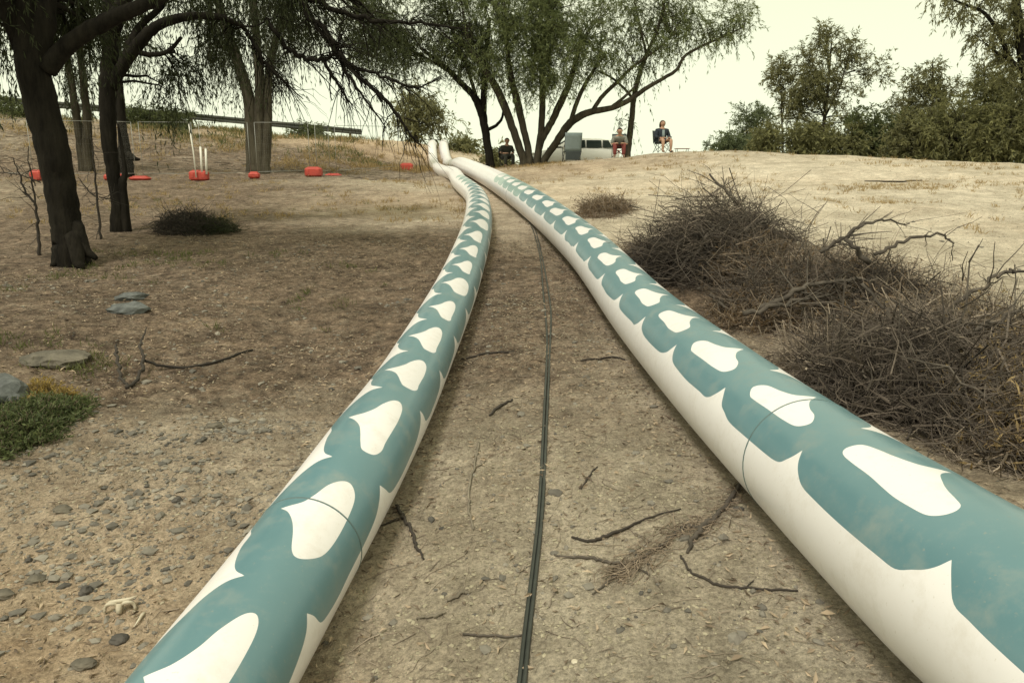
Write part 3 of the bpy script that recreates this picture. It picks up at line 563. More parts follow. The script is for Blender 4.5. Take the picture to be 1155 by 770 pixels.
tree('spreading_tree', 'large many-stemmed spreading tree on the crest, its long limb reaching right over the seated people',
     [[(590, 187, 33, 4.4), (585, 165, 33, 4.4), (579, 148, 33, 4.2), (566, 113, 33, 4.4), (550, 84, 33, 3.6), (530, 55, 33, 2.5)],
      [(597, 187, 33, 4), (595, 165, 33, 3.8), (591, 148, 33, 3.7), (584, 118, 33, 4), (576, 85, 33, 3.4), (570, 40, 33, 2)],
      [(606, 187, 33, 4.2), (609, 160, 33, 4), (611, 140, 33, 3.7), (612, 110, 33, 3.6), (612, 70, 33, 3), (618, 20, 33, 2)],
      [(605, 187, 33, 3.6), (611, 158, 33, 3.8), (622, 138, 33, 3.7), (634, 112, 33, 3.8), (643, 92, 33, 3.2), (652, 60, 33, 2.4)],
      [(614, 184, 33, 4), (628, 160, 33, 4), (641, 141, 33, 4.4), (655, 131, 33, 4), (668, 126, 33, 3.6), (690, 122, 33, 3), (710, 113, 33, 2.8), (727, 101, 33, 2.4), (746, 90, 33, 2), (763, 79, 33, 1.8), (772, 64, 33, 1.6), (790, 53, 33, 1.4), (815, 42, 33, 1.1), (840, 30, 33, .7)],
      [(643, 139, 33, 2.6), (652, 112, 33, 2.4), (662, 92, 33, 2.2), (672, 76, 33, 1.6)], [(668, 125, 33, 2.4), (680, 108, 33, 2.2), (697, 92, 33, 2), (712, 77, 33, 1.6), (738, 58, 33, 1.3), (757, 42, 33, .8)],
      [(690, 121, 33, 2), (706, 108, 33, 1.5), (722, 92, 33, 1)]],
     [(570, 15, 33, 62, 50, 70), (560, 68, 33, 28, 22, 11), (600, 55, 32.5, 42, 46, 60), (640, 35, 32.5, 52, 42, 46), (590, 90, 32.5, 24, 14, 7), (678, 58, 32.5, 34, 24, 18), (640, 82, 32, 26, 14, 10), (610, -50, 33, 130, 45, 60), (705, 15, 33, 40, 30, 13), (772, 28, 33, 34, 18, 13), (818, 22, 33, 28, 14, 10), (846, 14, 33, 12, 9, 3), (742, 52, 33, 26, 16, 5), (790, -5, 33, 50, 16, 9)],
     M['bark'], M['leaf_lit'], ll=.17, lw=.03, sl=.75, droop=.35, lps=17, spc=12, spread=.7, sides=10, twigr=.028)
tree('slender_tree', 'slender single-trunked tree rising right behind the seated person in dull red trousers',
     [[(707, 180, 33.5, 4), (710, 155, 33.5, 3.4), (713, 130, 33.5, 3), (715, 110, 33.5, 2.8), (721, 85, 33.5, 2.4), (729, 62, 33.5, 2), (742, 32, 33.5, 1.6), (750, 0, 33.5, 1.1)],
      [(714, 112, 33.5, 1.6), (704, 100, 33.5, 1.4), (690, 88, 33.5, 1.2), (674, 80, 33.5, .8)], [(729, 62, 33.5, 1.4), (722, 30, 33.5, 1), (715, 0, 33.5, .7)]],
     [(728, 35, 33.5, 34, 28, 11), (750, 5, 33.5, 40, 26, 12), (718, 74, 33.5, 14, 12, 4), (700, 138, 33.5, 4, 9, 1)], M['bark'], M['leaf_mid'], ll=.18, lw=.035, sl=.9, droop=.8, lps=14, spc=11, spread=.6, twigr=.022)
# trees beyond the crest on the right
GR = 'trees beyond the crest on the right'
def base_at(px, d):
    x = (px-CX)/F*d*1.0; z = gz(x, d)[0]; r = None
    lo, hi = 100., 400.
    for _ in range(40):
        m = (lo+hi)/2
        if at(px, m, d)[2] > z: lo = m
        else: hi = m
    return lo
def far_tree(name, label, px, d, top, blobs, leaf, lean=0, tr=3., **kw):
    b = base_at(px, d)
    limbs = [[(px, b, d, tr), (px+lean*.3, (b*2+top)/3, d, tr*.75), (px+lean*.7, (b+2*top)/3, d, tr*.5), (px+lean, top, d, tr*.2)]]
    y1 = (b+2*top)/3
    for bx in blobs[:4]: limbs.append([(px+lean*.5, (b+top)/2, d, tr*.4), ((px+lean*.5+bx[0])/2+4, ((b+top)/2+bx[1])/2, d, tr*.3), (bx[0], bx[1], d, tr*.12)])
    a = dict(ll=.3, lw=.07, sl=.8, droop=.22, lps=13, spc=11, spread=.7, twigr=.06); a.update(kw)
    return tree(name, label, limbs, [(x, y, d, rx, ry, n) for x, y, rx, ry, n in blobs], M['bark'], leaf, GR, **a)
far_tree('gum_tree', 'tallest grey-green tree left of centre in the right-hand tree line, top leaning right', 922, 60, 46,
         [(932, 46, 17, 14, 10), (918, 74, 22, 18, 15), (958, 58, 16, 14, 10), (908, 104, 20, 20, 15), (944, 100, 24, 18, 14), (896, 130, 20, 20, 10), (980, 70, 15, 15, 5), (990, 88, 14, 12, 4), (938, 140, 34, 16, 18), (925, 92, 26, 20, 14)], M['leaf_far'], lean=16)
far_tree('gum_sapling', 'thin sparse sapling at the left end of the right-hand tree line', 884, 62, 62, [(880, 72, 9, 14, 7), (876, 92, 10, 14, 7), (884, 112, 12, 14, 7), (892, 88, 8, 14, 4)], M['leaf_far'], lean=-4, tr=1.4)
far_tree('pale_tree', 'low pale green tree farthest left in the right-hand tree line', 842, 70, 120, [(845, 138, 20, 16, 18), (826, 158, 18, 12, 12), (862, 130, 12, 16, 9), (850, 160, 26, 14, 14), (802, 166, 10, 6, 3)], M['leaf_pale'], tr=1.6)
far_tree('gum_tree', 'medium tree with two leafy tops right of the tallest one', 1052, 62, 72, [(1052, 84, 20, 14, 13), (1030, 92, 12, 12, 6), (1068, 98, 14, 14, 8), (1042, 116, 28, 18, 20), (1060, 140, 30, 20, 20), (1015, 130, 24, 20, 16)], M['leaf_far'], tr=2.6)
far_tree('gum_tree', 'broad dark tree left of the tall near tree at the right edge', 1110, 58, 70, [(1110, 92, 26, 20, 22), (1098, 122, 30, 22, 24), (1130, 110, 28, 26, 24), (1108, 150, 36, 22, 26), (1145, 140, 30, 28, 24)], M['leaf_bush'], tr=3)
tree('tall_tree', 'tall open-crowned tree at the right edge with branches reaching left near the top',
     [[(1176, 192, 46, 8), (1168, 140, 46, 7), (1160, 95, 46, 6), (1152, 50, 46, 5), (1146, 0, 46, 4), (1140, -60, 46, 3)], [(1158, 85, 46, 3), (1140, 68, 46, 2.6), (1128, 40, 46, 2.2), (1110, 15, 46, 1.8), (1085, 4, 46, 1.2), (1056, -8, 46, .7)], [(1140, 66, 46, 2), (1128, 62, 46, 1.6), (1112, 50, 46, 1)], [(1160, 90, 46, 3), (1190, 40, 46, 2), (1210, 0, 46, 1.5)]],
     [(1140, 20, 46, 26, 22, 18), (1112, 40, 46, 16, 14, 7), (1085, 8, 46, 22, 10, 7), (1055, -2, 46, 16, 6, 3), (1150, 70, 46, 22, 24, 16), (1185, 30, 46, 40, 50, 28), (1130, -40, 46, 70, 30, 26), (1165, 110, 46, 30, 26, 20), (1190, 150, 46, 40, 30, 20)], M['bark_dark'], M['leaf_far'], GR, ll=.26, lw=.06, sl=.75, droop=.45, lps=13, spc=11, spread=.6, twigr=.04)
# bushes
def bush(px, d, top, w, label, leaf, group=None, name='bush', ll=.28, lw=.085, n=26):
    b = base_at(px, d); ht = b-top; x = (px-CX)/F*d
    rows = []
    for k in range(n):
        u = random.random(); a = random.uniform(-1, 1)
        rows.append((px+a*w*.8, top+ht*(.18+.7*u), d+random.uniform(-1, 1), w*.26, ht*.17, 4))
    stems = [[(px+random.uniform(-.3, .3)*w, b, d, 1.5), (px+random.uniform(-.5, .5)*w, (b+top)/2, d, 1), (px+random.uniform(-.6, .6)*w, top+ht*.2, d, .4)] for _ in range(4)]
    return tree(name, label, stems, rows, M['bark'], leaf, group, ll=ll, lw=lw, sl=.7, droop=.3, lps=11, spc=7, spread=.8, twigr=.03)
GB = 'bushes below the trees beyond the crest'
for px, d, top, w, lb, lf in [(838, 58, 150, 32, 'low light bush at the left end of the bush row beyond the crest', M['leaf_pale']), (885, 54, 136, 40, 'dark bush under the thin sapling, beyond the crest', M['leaf_bush']), (940, 53, 134, 46, 'dense bush directly under the tallest tree, beyond the crest', M['leaf_bush']),
                              (1000, 54, 116, 48, 'yellowish bush in the gap right of the tallest tree', M['leaf_mid']), (1045, 50, 118, 46, 'low bush under the two-topped medium tree', M['leaf_far']), (1092, 48, 106, 50, 'dark bush under the broad dark tree', M['leaf_bush']), (1145, 46, 104, 52, 'large dark bush at the right edge below the tall tree', M['leaf_bush'])]:
    tag(bush(px, d, top, w, lb, lf, GB, n=64), cat='bush')
tag(bush(520, 50, 163, 16, 'low dark bush behind the crest, left of the slim forked tree', M['leaf_bush'], n=10), cat='bush')
tag(bush(562, 44, 168, 10, 'small dark bush behind the crest beside the person in olive', M['leaf_bush'], n=8), cat='bush')
bank_b = 'low bushes along the bank top'
for px, d, top, w, lb in [(160, 40, 126, 28, 'low green bush on the bank behind the forked tree'), (200, 41, 132, 20, 'low green bush on the bank under the hanging foliage'), (20, 38, 124, 24, 'low green bush on the bank behind the leaning trunk'), (350, 46, 146, 26, 'low bush at the right end of the guard rail')]:
    tag(bush(px, d, top, w, lb, M['leaf_mid'], bank_b, ll=.25, lw=.06, n=9), cat='bush')

# dead saplings near the left trees
def stick_thing(name, label, cat, lines, m, group=None, twigs=0, tl=.3, sides=6):
    P0 = at(*lines[0][0][:3]); off = np.array([P0[0], P0[1], gz(P0[0], P0[1])[0]])
    g = G()
    for k, lb in enumerate(lines):
        P = np.array([at(*p[:3]) for p in lb]); R = np.array([p[3]*p[2]/F for p in lb])
        if k == 0: P[0, 2] = off[2]-.05
        Q = spline(np.hstack([P, R[:, None]]), 5); Q[1:-1, :3] += rng.normal(size=(len(Q)-2, 3))*.01
        g.tube(Q[:, :3]-off, Q[:, 3], sides)
        if twigs:
            n = twigs; idx = rng.integers(2, len(Q), n); d = rng.normal(size=(n, 3)); d /= np.linalg.norm(d, axis=1)[:, None]
            L_ = tl*(.3+rng.random(n)); ts = np.linspace(0, 1, 4)[None, :, None]
            g.tubes(Q[idx, None, :3]-off+d[:, None]*L_[:, None, None]*ts+np.cumsum(rng.normal(size=(n, 4, 3))*.02, 1), (np.minimum(Q[idx, 3]*.6, .006)[:, None])*np.linspace(1, .4, 4)[None], 3)
    o = g.build(name, m, None, True); o.location = off.tolist()
    return tag(o, label, cat, group)
GD = 'dead saplings by the left trees'
stick_thing('dead_sapling', 'thin dark forked dead sapling left of the leaning trunk', 'sapling', [[(46, 288, 10.5, 2.2), (42, 255, 10.5, 1.8), (39, 230, 10.5, 1.5), (28, 215, 10.5, 1.2), (22, 195, 10.5, .9), (15, 178, 10.5, .5)], [(39, 232, 10.5, 1.3), (37, 210, 10.5, 1), (33, 185, 10.5, .7), (32, 165, 10.5, .4)], [(46, 206, 10.5, .8), (25, 198, 10.5, .7), (-10, 192, 10.5, .5)]], M['twig_dark'], GD, 12)
stick_thing('dead_sapling', 'thin straight dead sapling between the leaning and forked trunks', 'sapling', [[(114, 272, 12, 1.7), (111, 240, 12, 1.4), (108, 205, 12, 1.2), (104, 170, 12, .8), (103, 150, 12, .4)], [(111, 225, 12, .8), (98, 214, 12, .6), (88, 200, 12, .4)], [(112, 222, 12, .8), (125, 224, 12, .5)]], M['twig_dark'], GD, 12)

# ------------------------------------------------------------------ brush heaps
def heap(name, label, blobs, mats, branches=(), leaves=0, sticks=26, leafm=None, group='heaps of cut brush'):
    """blobs: (px,py,d, rx,ry(depth),h, n twigs, mat index, length)"""
    c0 = gp(blobs[0][0], blobs[0][1]); off = c0
    root = thing(name, label, 'brush heap', off, 0, group)
    gs = {}
    for px, py, rx, ry, h, n, mi, L0 in blobs:
        c = gp(px, py)
        u = rng.normal(size=(n, 2)); u = u/np.linalg.norm(u, axis=1)[:, None]*np.sqrt(rng.random(n))[:, None]
        x = c[0]+u[:, 0]*rx; y = c[1]+u[:, 1]*ry; top = h*np.clip(1-(u**2).sum(1), 0, 1)**.6
        z = gz(x, y)+top*rng.random(n)**.55
        d = rng.normal(size=(n, 3))*[1, .9, .5]+np.stack([u[:, 0]*.5, u[:, 1]*.3, np.full(n, .18)], 1); d /= np.linalg.norm(d, axis=1)[:, None]
        L_ = L0*(.35+.9*rng.random(n)); K = 6; ts = np.linspace(-.5, .5, K)[None, :, None]
        PP = np.stack([x, y, z], 1)[:, None]+d[:, None]*L_[:, None, None]*ts
        PP += rng.normal(size=(n, 1, 3))*(ts**2-.1)*L_[:, None, None]*.5+np.cumsum(rng.normal(size=(n, K, 3)), 1)*.035*L_[:, None, None]
        PP[..., 2] = np.maximum(PP[..., 2], gz(PP[..., 0], PP[..., 1])+.006)
        RR = (.0022+.0035*rng.random(n)**2)[:, None]*np.linspace(1.3, .5, K)[None]
        gs.setdefault(mi, G()).tubes(PP-off, RR, 3)
        # side twiglets
        k = n; ii = rng.integers(0, n, k); jj = rng.integers(1, K, k); b = PP[ii, jj]; dd = rng.normal(size=(k, 3)); dd /= np.linalg.norm(dd, axis=1)[:, None]
        l2 = L_[ii]*.35; t2 = np.linspace(0, 1, 3)[None, :, None]; P2 = b[:, None]+dd[:, None]*l2[:, None, None]*t2
        P2[..., 2] = np.maximum(P2[..., 2], gz(P2[..., 0], P2[..., 1])+.006)
        gs[mi].tubes(P2-off, np.full((k, 1), .0018)*np.linspace(1, .5, 3)[None], 3)
        if leaves and mi == leaves:
            m = n*6; ii = rng.integers(0, n, m); jj = rng.integers(1, K, m)
            gs.setdefault('leaf', G()).leaves(PP[ii, jj]-off+rng.normal(size=(m, 3))*.02, rng.normal(size=(m, 3))+[0, 0, -.3], .03+.06*rng.random(m), .006+.01*rng.random(m), bend=.2)
    if sticks:
        g = G(); K = 7; ts = np.linspace(0, 1, K)
        for _ in range(sticks):
            px, py, rx, ry, h, n, mi, L0 = blobs[random.randrange(len(blobs))]; c = gp(px, py); a = random.uniform(0, 6.3); r_ = random.random()**.5
            p0 = np.array([c[0]+rx*.8*r_*math.cos(a), c[1]+ry*.8*r_*math.sin(a), 0.]); p0[2] = gz(p0[0], p0[1])[0]+h*(1-r_*r_)*random.uniform(.2, .9)
            d = rng.normal(size=3)*[1, .8, .3]+[0, 0, .22]; d /= np.linalg.norm(d); L_ = random.uniform(.4, 1.1)*min(1, h*1.6+.2)
            Q = p0+d*L_*ts[:, None]+np.cumsum(rng.normal(size=(K, 3))*.05, 0)*L_; Q[:, 2] = np.maximum(Q[:, 2], gz(Q[:, 0], Q[:, 1])+.01); r0 = random.uniform(.004, .0105)
            g.tube(Q-off, r0*np.linspace(1, .45, K), 5)
            for j in (3, 4, 5):
                e = d+rng.normal(size=3)*.7; e /= np.linalg.norm(e); l2 = L_*random.uniform(.2, .5); q2 = Q[j]+e*l2*np.linspace(0, 1, 4)[:, None]+np.cumsum(rng.normal(size=(4, 3))*.04, 0)*l2; q2[:, 2] = np.maximum(q2[:, 2], gz(q2[:, 0], q2[:, 1])+.01); g.tube(q2-off, r0*.55*np.linspace(1, .4, 4), 4)
        g.build('sticks', M['deadwood'], root, True)
    for k, g in gs.items():
        g.build('dead_leaves' if k == 'leaf' else 'twigs', (leafm or M['dead_leaf']) if k == 'leaf' else mats[k], root)
    for lb in branches:
        P = np.array([at(*p[:3]) for p in lb]); R = np.array([p[3]*p[2]/F for p in lb]); Q = spline(np.hstack([P, R[:, None]]), 5)
        Q[1:-1, :3] += rng.normal(size=(len(Q)-2, 3))*.012; g = G(); g.tube(Q[:, :3]-off, Q[:, 3], 7)
        n = 10; idx = rng.integers(len(Q)//3, len(Q), n); tt = np.gradient(Q[:, :3], axis=0)[idx]; tt /= np.linalg.norm(tt, axis=1)[:, None]
        d = tt+rng.normal(size=(n, 3))*.6; L_ = .12+.25*rng.random(n); ts = np.linspace(0, 1, 4)[None, :, None]
        g.tubes(Q[idx, None, :3]-off+d[:, None]*L_[:, None, None]*ts+np.cumsum(rng.normal(size=(n, 4, 3))*.012, 1), (Q[idx, 3]*.4)[:, None]*np.linspace(1, .4, 4)[None], 4)
        g.build('branch', M['deadwood'], root, True)
    return root
M['twig_grey'] = mat('grey_brown_twig', (.125, .1, .08), .9, col2=(.028, .022, .018), scale=2, island=True)
BM = [M['twig_dark'], M['twig'], M['twig_brown'], M['twig_grey']]
heap('brush_heap', 'tall dark grey heap of cut twigs, farthest up the slope of the brush row',
     [(800, 305, .85, .8, .86, 1050, 3, 1.), (765, 310, .65, .6, .55, 600, 0, .8), (840, 305, .75, .7, .66, 650, 3, .9), (800, 300, .7, .7, 1.05, 420, 1, .8), (810, 308, .7, .6, .5, 600, 0, .7), (730, 300, .45, .5, .3, 300, 2, .4), (855, 318, .6, .5, .5, 450, 2, .5)], BM,
     [[(888, 272, 9, 4.5), (862, 258, 9, 3.8), (842, 240, 9.1, 3), (826, 222, 9.2, 2), (800, 196, 9.3, 1)], [(790, 300, 8.7, 3), (812, 275, 8.6, 2.4), (845, 258, 8.6, 2), (870, 250, 8.7, 1)], [(756, 310, 8.5, 2.4), (790, 280, 8.5, 2), (800, 262, 8.5, 1.6), (822, 255, 8.5, .8)]], leaves=2)
heap('brush_heap', 'low tangled brush heap with pale logs and thin arching branches, middle of the row',
     [(900, 345, .75, .8, .36, 800, 3, .7), (955, 335, .7, .8, .34, 500, 2, .6), (870, 360, .6, .5, .22, 450, 2, .4), (940, 325, .7, .7, .32, 500, 1, .8), (980, 345, .6, .6, .36, 500, 0, .7)], BM,
     [[(980, 296, 6.9, 3.4), (962, 278, 6.9, 2.6), (955, 268, 7, 2.2), (972, 254, 7, 1.8), (998, 248, 7.1, 1.2), (1026, 252, 7.2, .6)], [(925, 285, 7, 2.2), (945, 272, 7, 1.8), (958, 268, 7, 1.6)], [(986, 287, 6.8, 2.2), (1012, 274, 6.8, 1.9), (1040, 267, 6.8, 1.6), (1064, 266, 6.8, 1.2), (1075, 276, 6.8, .8), (1074, 294, 6.8, .5)],
      [(838, 354, 6.6, 3.2), (868, 347, 6.6, 2.8), (900, 338, 6.7, 2.2), (935, 332, 6.8, 1.6)], [(856, 349, 6.7, 3.2), (884, 336, 6.7, 3), (910, 322, 6.8, 2.6), (955, 316, 6.9, 2), (990, 314, 6.9, 1.2)], [(800, 332, 7.4, 2.2), (812, 342, 7.3, 2), (822, 350, 7.2, 1.2)]], leaves=2)
heap('brush_heap', 'broad grey-brown heap of tangled twigs, nearer one beside the thicker pipe',
     [(1020, 440, .75, .75, .5, 1150, 3, .75), (955, 430, .6, .5, .3, 650, 1, .6), (1060, 430, .75, .6, .5, 750, 1, .7), (1000, 460, .65, .35, .24, 550, 3, .4), (1040, 405, .8, .7, .44, 500, 2, .6), (1090, 405, .65, .6, .42, 500, 3, .7), (1030, 440, .7, .6, .3, 800, 0, .6)], BM,
     [[(1058, 370, 5, 3.4), (1076, 345, 5, 2.8), (1100, 326, 5, 2.4), (1128, 310, 5, 2), (1142, 305, 5, 1.8), (1165, 310, 5, 1.2)], [(1064, 392, 4.8, 3), (1095, 374, 4.8, 2.8), (1120, 364, 4.8, 2.6), (1150, 350, 4.8, 2)], [(972, 320, 5.4, 1.8), (1000, 350, 5.2, 1.8), (1012, 380, 5, 1.8), (1020, 420, 4.9, 1.4)], [(1075, 385, 4.9, 3), (1050, 410, 4.7, 2.6), (1035, 425, 4.6, 1.8)]], leaves=2)
heap('brush_heap', 'rusty brown ferny heap of dead brush at the right edge, nearest the camera',
     [(1150, 475, .55, .5, .38, 650, 2, .42), (1130, 435, .65, .6, .42, 550, 2, .6), (1130, 470, .6, .5, .25, 500, 0, .5), (1190, 515, .45, .4, .38, 500, 2, .35), (1105, 485, .5, .35, .16, 330, 3, .5), (1145, 515, .4, .25, .09, 250, 1, .3), (1220, 470, .7, .7, .6, 500, 3, .5), (1150, 500, .5, .5, .4, 500, 3, .5)], BM,
     [[(1085, 470, 4.3, 2), (1105, 463, 4.2, 1.8), (1135, 468, 4.1, 1.6), (1165, 474, 4, 1.2)]], leaves=2, leafm=M['straw'])
heap('brush_heap', 'small far pile of dry twigs beside the upper part of the thicker pipe', [(680, 240, .5, .5, .28, 420, 2, .5), (690, 238, .4, .5, .2, 200, 0, .5)], BM, leaves=2, sticks=0)
heap('brush_heap', 'low dark green-brown brushy mound in front of the mesh fence on the left', [(212, 262, .5, .5, .38, 700, 0, .5), (236, 262, .5, .4, .26, 500, 2, .4)], [M['twig_dark'], M['twig'], M['leaf_shade']], sticks=0)
# leafy green shrub in the left foreground
def ground_plant(name, label, cat, patches):
    c0 = gp(*patches[0][:2]); root = thing(name, label, cat, c0); parts = {}; sg = G()
    for px, py, rx, ry, h, n, key, nm in patches:
        c = gp(px, py); u = rng.normal(size=(n, 2)); u = u/np.linalg.norm(u, axis=1)[:, None]*np.sqrt(rng.random(n))[:, None]
        x = c[0]+u[:, 0]*rx; y = c[1]+u[:, 1]*ry; hh = h*np.clip(1-(u**2).sum(1), .05, 1)**.7*(.6+.6*rng.random(n)); z0 = gz(x, y)
        top = np.stack([x+rng.normal(size=n)*.06, y+rng.normal(size=n)*.06, z0+hh], 1); bot = np.stack([x, y, z0-.01], 1)
        ts = np.linspace(0, 1, 4)[None, :, None]; PP = bot[:, None]+(top-bot)[:, None]*ts
        sg.tubes(PP-c0, np.full((n, 4), .0016), 3)
        k = 12; tp = rng.random((n, k, 1))**.7; B = (bot[:, None]+(top-bot)[:, None]*tp).reshape(-1, 3); m = len(B)
        parts.setdefault((key, nm), G()).leaves(B-c0, rng.normal(size=(m, 3))*[1, 1, .5]+[0, 0, .5], .018+.035*rng.random(m), .006+.008*rng.random(m), bend=.1)
    sg.build('stems', M['twig_brown'], root)
    for (key, nm), g in parts.items(): g.build(nm, M[key], root)
    return root
ground_plant('low_shrub', 'low green shrub with yellowing leaves beside the grey boulder at the left edge', 'shrub',
             [(10, 490, .32, .22, .15, 750, 'shrub', 'green_leaves'), (45, 470, .25, .2, .12, 450, 'shrub', 'green_leaves'), (-40, 500, .4, .3, .16, 600, 'shrub', 'green_leaves'), (78, 460, .16, .12, .08, 180, 'shrub', 'green_leaves'), (48, 448, .18, .12, .12, 160, 'shrub_yellow', 'yellow_leaves'), (68, 452, .15, .1, .08, 110, 'shrub_yellow', 'yellow_leaves')])

# ------------------------------------------------------------------ stones
def stone(px, py, rx, ry, rz, m, label, name='stone', cat='stone', group='loose stones on the earth', sink=.3, rot=0., sub=3, flat=None):
    import bmesh
    c = gp(px, py); bm = bmesh.new(); bmesh.ops.create_icosphere(bm, subdivisions=sub, radius=1.)
    ph = rng.random(6)*6; planes = rng.normal(size=(7, 3)); planes /= np.linalg.norm(planes, axis=1)[:, None]; pd = .62+.25*rng.random(7)
    for v in bm.verts:
        p = np.array(v.co)
        for n_k, d_k in zip(planes, pd):
            e = p@n_k-d_k
            if e > 0: p = p-n_k*e*.85
        k = 1+.06*math.sin(5*p[0]+ph[0])*math.sin(5*p[1]+ph[1])+.05*math.sin(9*p[2]+ph[2]+4*p[0])+random.uniform(-.055, .055)
        x, y, z = p*k*np.array([rx, ry, rz])
        cr, sr = math.cos(rot), math.sin(rot); v.co = (x*cr-y*sr, x*sr+y*cr, z)
    me = bpy.data.meshes.new(name); bm.to_mesh(me); bm.free(); me.materials.append(m)
    for p in me.polygons: p.use_smooth = sub > 2 and False
    o = bpy.data.objects.new(name, me); COL.objects.link(o); o.location = (c[0], c[1], c[2]+rz*(1-2*sink)*.5)
    return tag(o, label, cat, group)
stone(4, 452, .2, .18, .15, M['stone_blue'], 'big blue-grey boulder cut by the left edge, behind the green shrub', 'boulder', 'boulder', rot=.3)
stone(66, 408, .3, .2, .08, M['stone'], 'low mossy grey-brown boulder half buried behind the big blue-grey one', 'boulder', 'boulder', rot=.1)
stone(146, 352, .2, .13, .09, M['stone_blue'], 'flat bluish slab of rock lying in the leaf litter left of the narrower pipe', 'rock', 'rock', rot=.4)
stone(150, 338, .17, .08, .06, M['stone_blue'], 'smaller bluish slab leaning behind the flat slab in the leaf litter', 'rock', 'rock', rot=.5, sink=.1)
stone(242, 482, .065, .045, .03, M['stone'], 'flat grey-brown stone on the pale earth, midway between the shrub and the narrower pipe')
stone(96, 668, .032, .03, .028, M['stone_dark'], 'dark knobbly stone left of the pale bone')
stone(134, 722, .04, .032, .024, M['stone_dark'], 'smooth dark oval stone just below the pale bone')
stone(72, 575, .055, .04, .025, M['stone'], 'pale grey stone below the green shrub')
stone(200, 566, .032, .026, .022, M['stone_dark'], 'round brown-grey stone on the stony earth left of the narrower pipe')
stone(40, 655, .05, .035, .02, M['stone'], 'grey crusty stone, low in the left corner beyond the dark knobbly one')
stone(33, 633, .018, .016, .016, M['stone_dark'], 'tiny black stone above the grey crusty one at the left')
stone(95, 750, .05, .035, .022, M['stone'], 'grey stone nearest the bottom left corner')
stone(5, 672, .05, .04, .025, M['stone'], 'grey stone cut by the left edge near the bottom corner')
stone(648, 747, .012, .01, .008, M['bone'], 'small pale pebble right of the hoses near the bottom')
# weathered bone: a small vertebra-like piece with two hollows, and a splinter
c = gp(136, 690)
root = tag(thing('bone', 'pale weathered bone with two arched hollows lying on stony earth', 'bone', c, .2), None, None); root.scale = (1.2, 1.2, 1.2)
g = G(); th = np.linspace(0, PI, 12)
for sx in (-.028, .028):
    g.tube([(sx+.024*math.cos(a), -.004+.004*math.sin(3*a), .004+.036*math.sin(a)) for a in th], [.005+.002*math.sin(a) for a in th], 8)
g.tube([(0, -.004, .034), (0, -.012, .022), (.001, -.02, .004)], [.011, .012, .009], 8); g.tube([(-.06, .004, .012), (-.035, .008, .038), (0, .006, .04), (.032, .01, .042), (.06, .012, .05)], [.004, .006, .008, .006, .003], 8)
g.build('arch', M['bone'], root, True)
c = gp(158, 700); g = G(); g.tube([(0, .045, .008), (.002, .02, .014), (.004, -.01, .012), (.002, -.055, .004)], [.005, .0075, .006, .0015], 8)
o = g.build('bone_splinter', M['bone'], None, True); o.location = c.tolist(); tag(o, 'thin pale pointed bone splinter beside the arched bone', 'bone')

# ------------------------------------------------------------------ sticks and roots on the ground
GS = 'fallen sticks on the earth'
def ground_stick(lines, label, m, lift=.004, name='stick', cat='stick', group=GS, fib=0):
    off = gp(*lines[0][0][:2]); g = G()
    for lb in lines:
        P = np.array([gp(p[0], p[1]) for p in lb]); L3 = np.array([p[3] if len(p) > 3 else 0. for p in lb]); d = P[:, 1]; R = np.array([p[2] for p in lb])*np.linalg.norm(P-[0, 0, H], axis=1)/F
        Q = spline(np.column_stack([P, R, L3]), 7); Q[1:-1, :2] += rng.normal(size=(len(Q)-2, 2))*Q[1:-1, 3:4]*.5
        Q[:, 2] = gz(Q[:, 0], Q[:, 1])+Q[:, 3]*.7+lift+Q[:, 4]
        g.tube(Q[:, :3]-off, Q[:, 3], 6, rough=.12)
    o = g.build(name, m, None, True); o.location = off.tolist()
    if fib:
        g = G(); lb = lines[0]; Q = spline(np.array([gp(p[0], p[1]) for p in lb]), 12); n = fib; c = Q[rng.integers(0, len(Q), n)]+rng.normal(size=(n, 3))*[.035, .035, 0]
        a = rng.normal(size=n)*.6+.75; L_ = .05+.16*rng.random(n)**2; ts = np.linspace(-.5, .5, 5)[None]
        x = c[:, :1]+np.cos(a)[:, None]*L_[:, None]*ts+np.cumsum(rng.normal(size=(n, 5))*.09, 1)*L_[:, None]; y = c[:, 1:2]+np.sin(a)[:, None]*L_[:, None]*ts+np.cumsum(rng.normal(size=(n, 5))*.09, 1)*L_[:, None]
        g.tubes(np.stack([x, y, gz(x, y)+.003+.02*rng.random((n, 1))], -1)-off, (.0008+.0018*rng.random(n))[:, None]*np.linspace(1.2, .6, 5)[None], 3); g.build('root_fibres', M['twig_brown'], o)
    return tag(o, label, cat, group)
ground_stick([[(838, 545, 2.2), (815, 575, 2.3), (795, 595, 2.3), (770, 598, 1.9), (745, 618, 1.7), (725, 632, 1.6), (705, 642, 1.5), (690, 652, 1.5)], [(800, 590, 3), (785, 605, 3), (775, 625, 1.5)], [(705, 640, 1.5), (680, 634, 1.6), (655, 631, 1.5), (625, 628, 1)], [(705, 642, 1.6), (685, 658, 1.5), (668, 672, .8)], [(712, 640, 1.2), (733, 650, 1)]], 'long dark root-like branch running out from under the thicker pipe', M['deadwood'], name='fallen_branch', cat='branch', fib=320)
ground_stick([[(645, 608, 1.4), (660, 612, 1.7), (680, 608, 2.1), (705, 598, 1.7), (728, 587, 1.2), (768, 575, .8)]], 'slim dark curved branch lying just above the long root-like branch', M['twig_dark'], name='fallen_branch', cat='branch')
ground_stick([[(768, 628, 1), (778, 645, 1.1), (800, 658, 1.2), (830, 664, 1.1), (870, 667, 1), (900, 668, .8)], [(842, 664, .7), (850, 656, .6)]], 'thin wiry twig curving right toward the thicker pipe', M['twig_dark'])
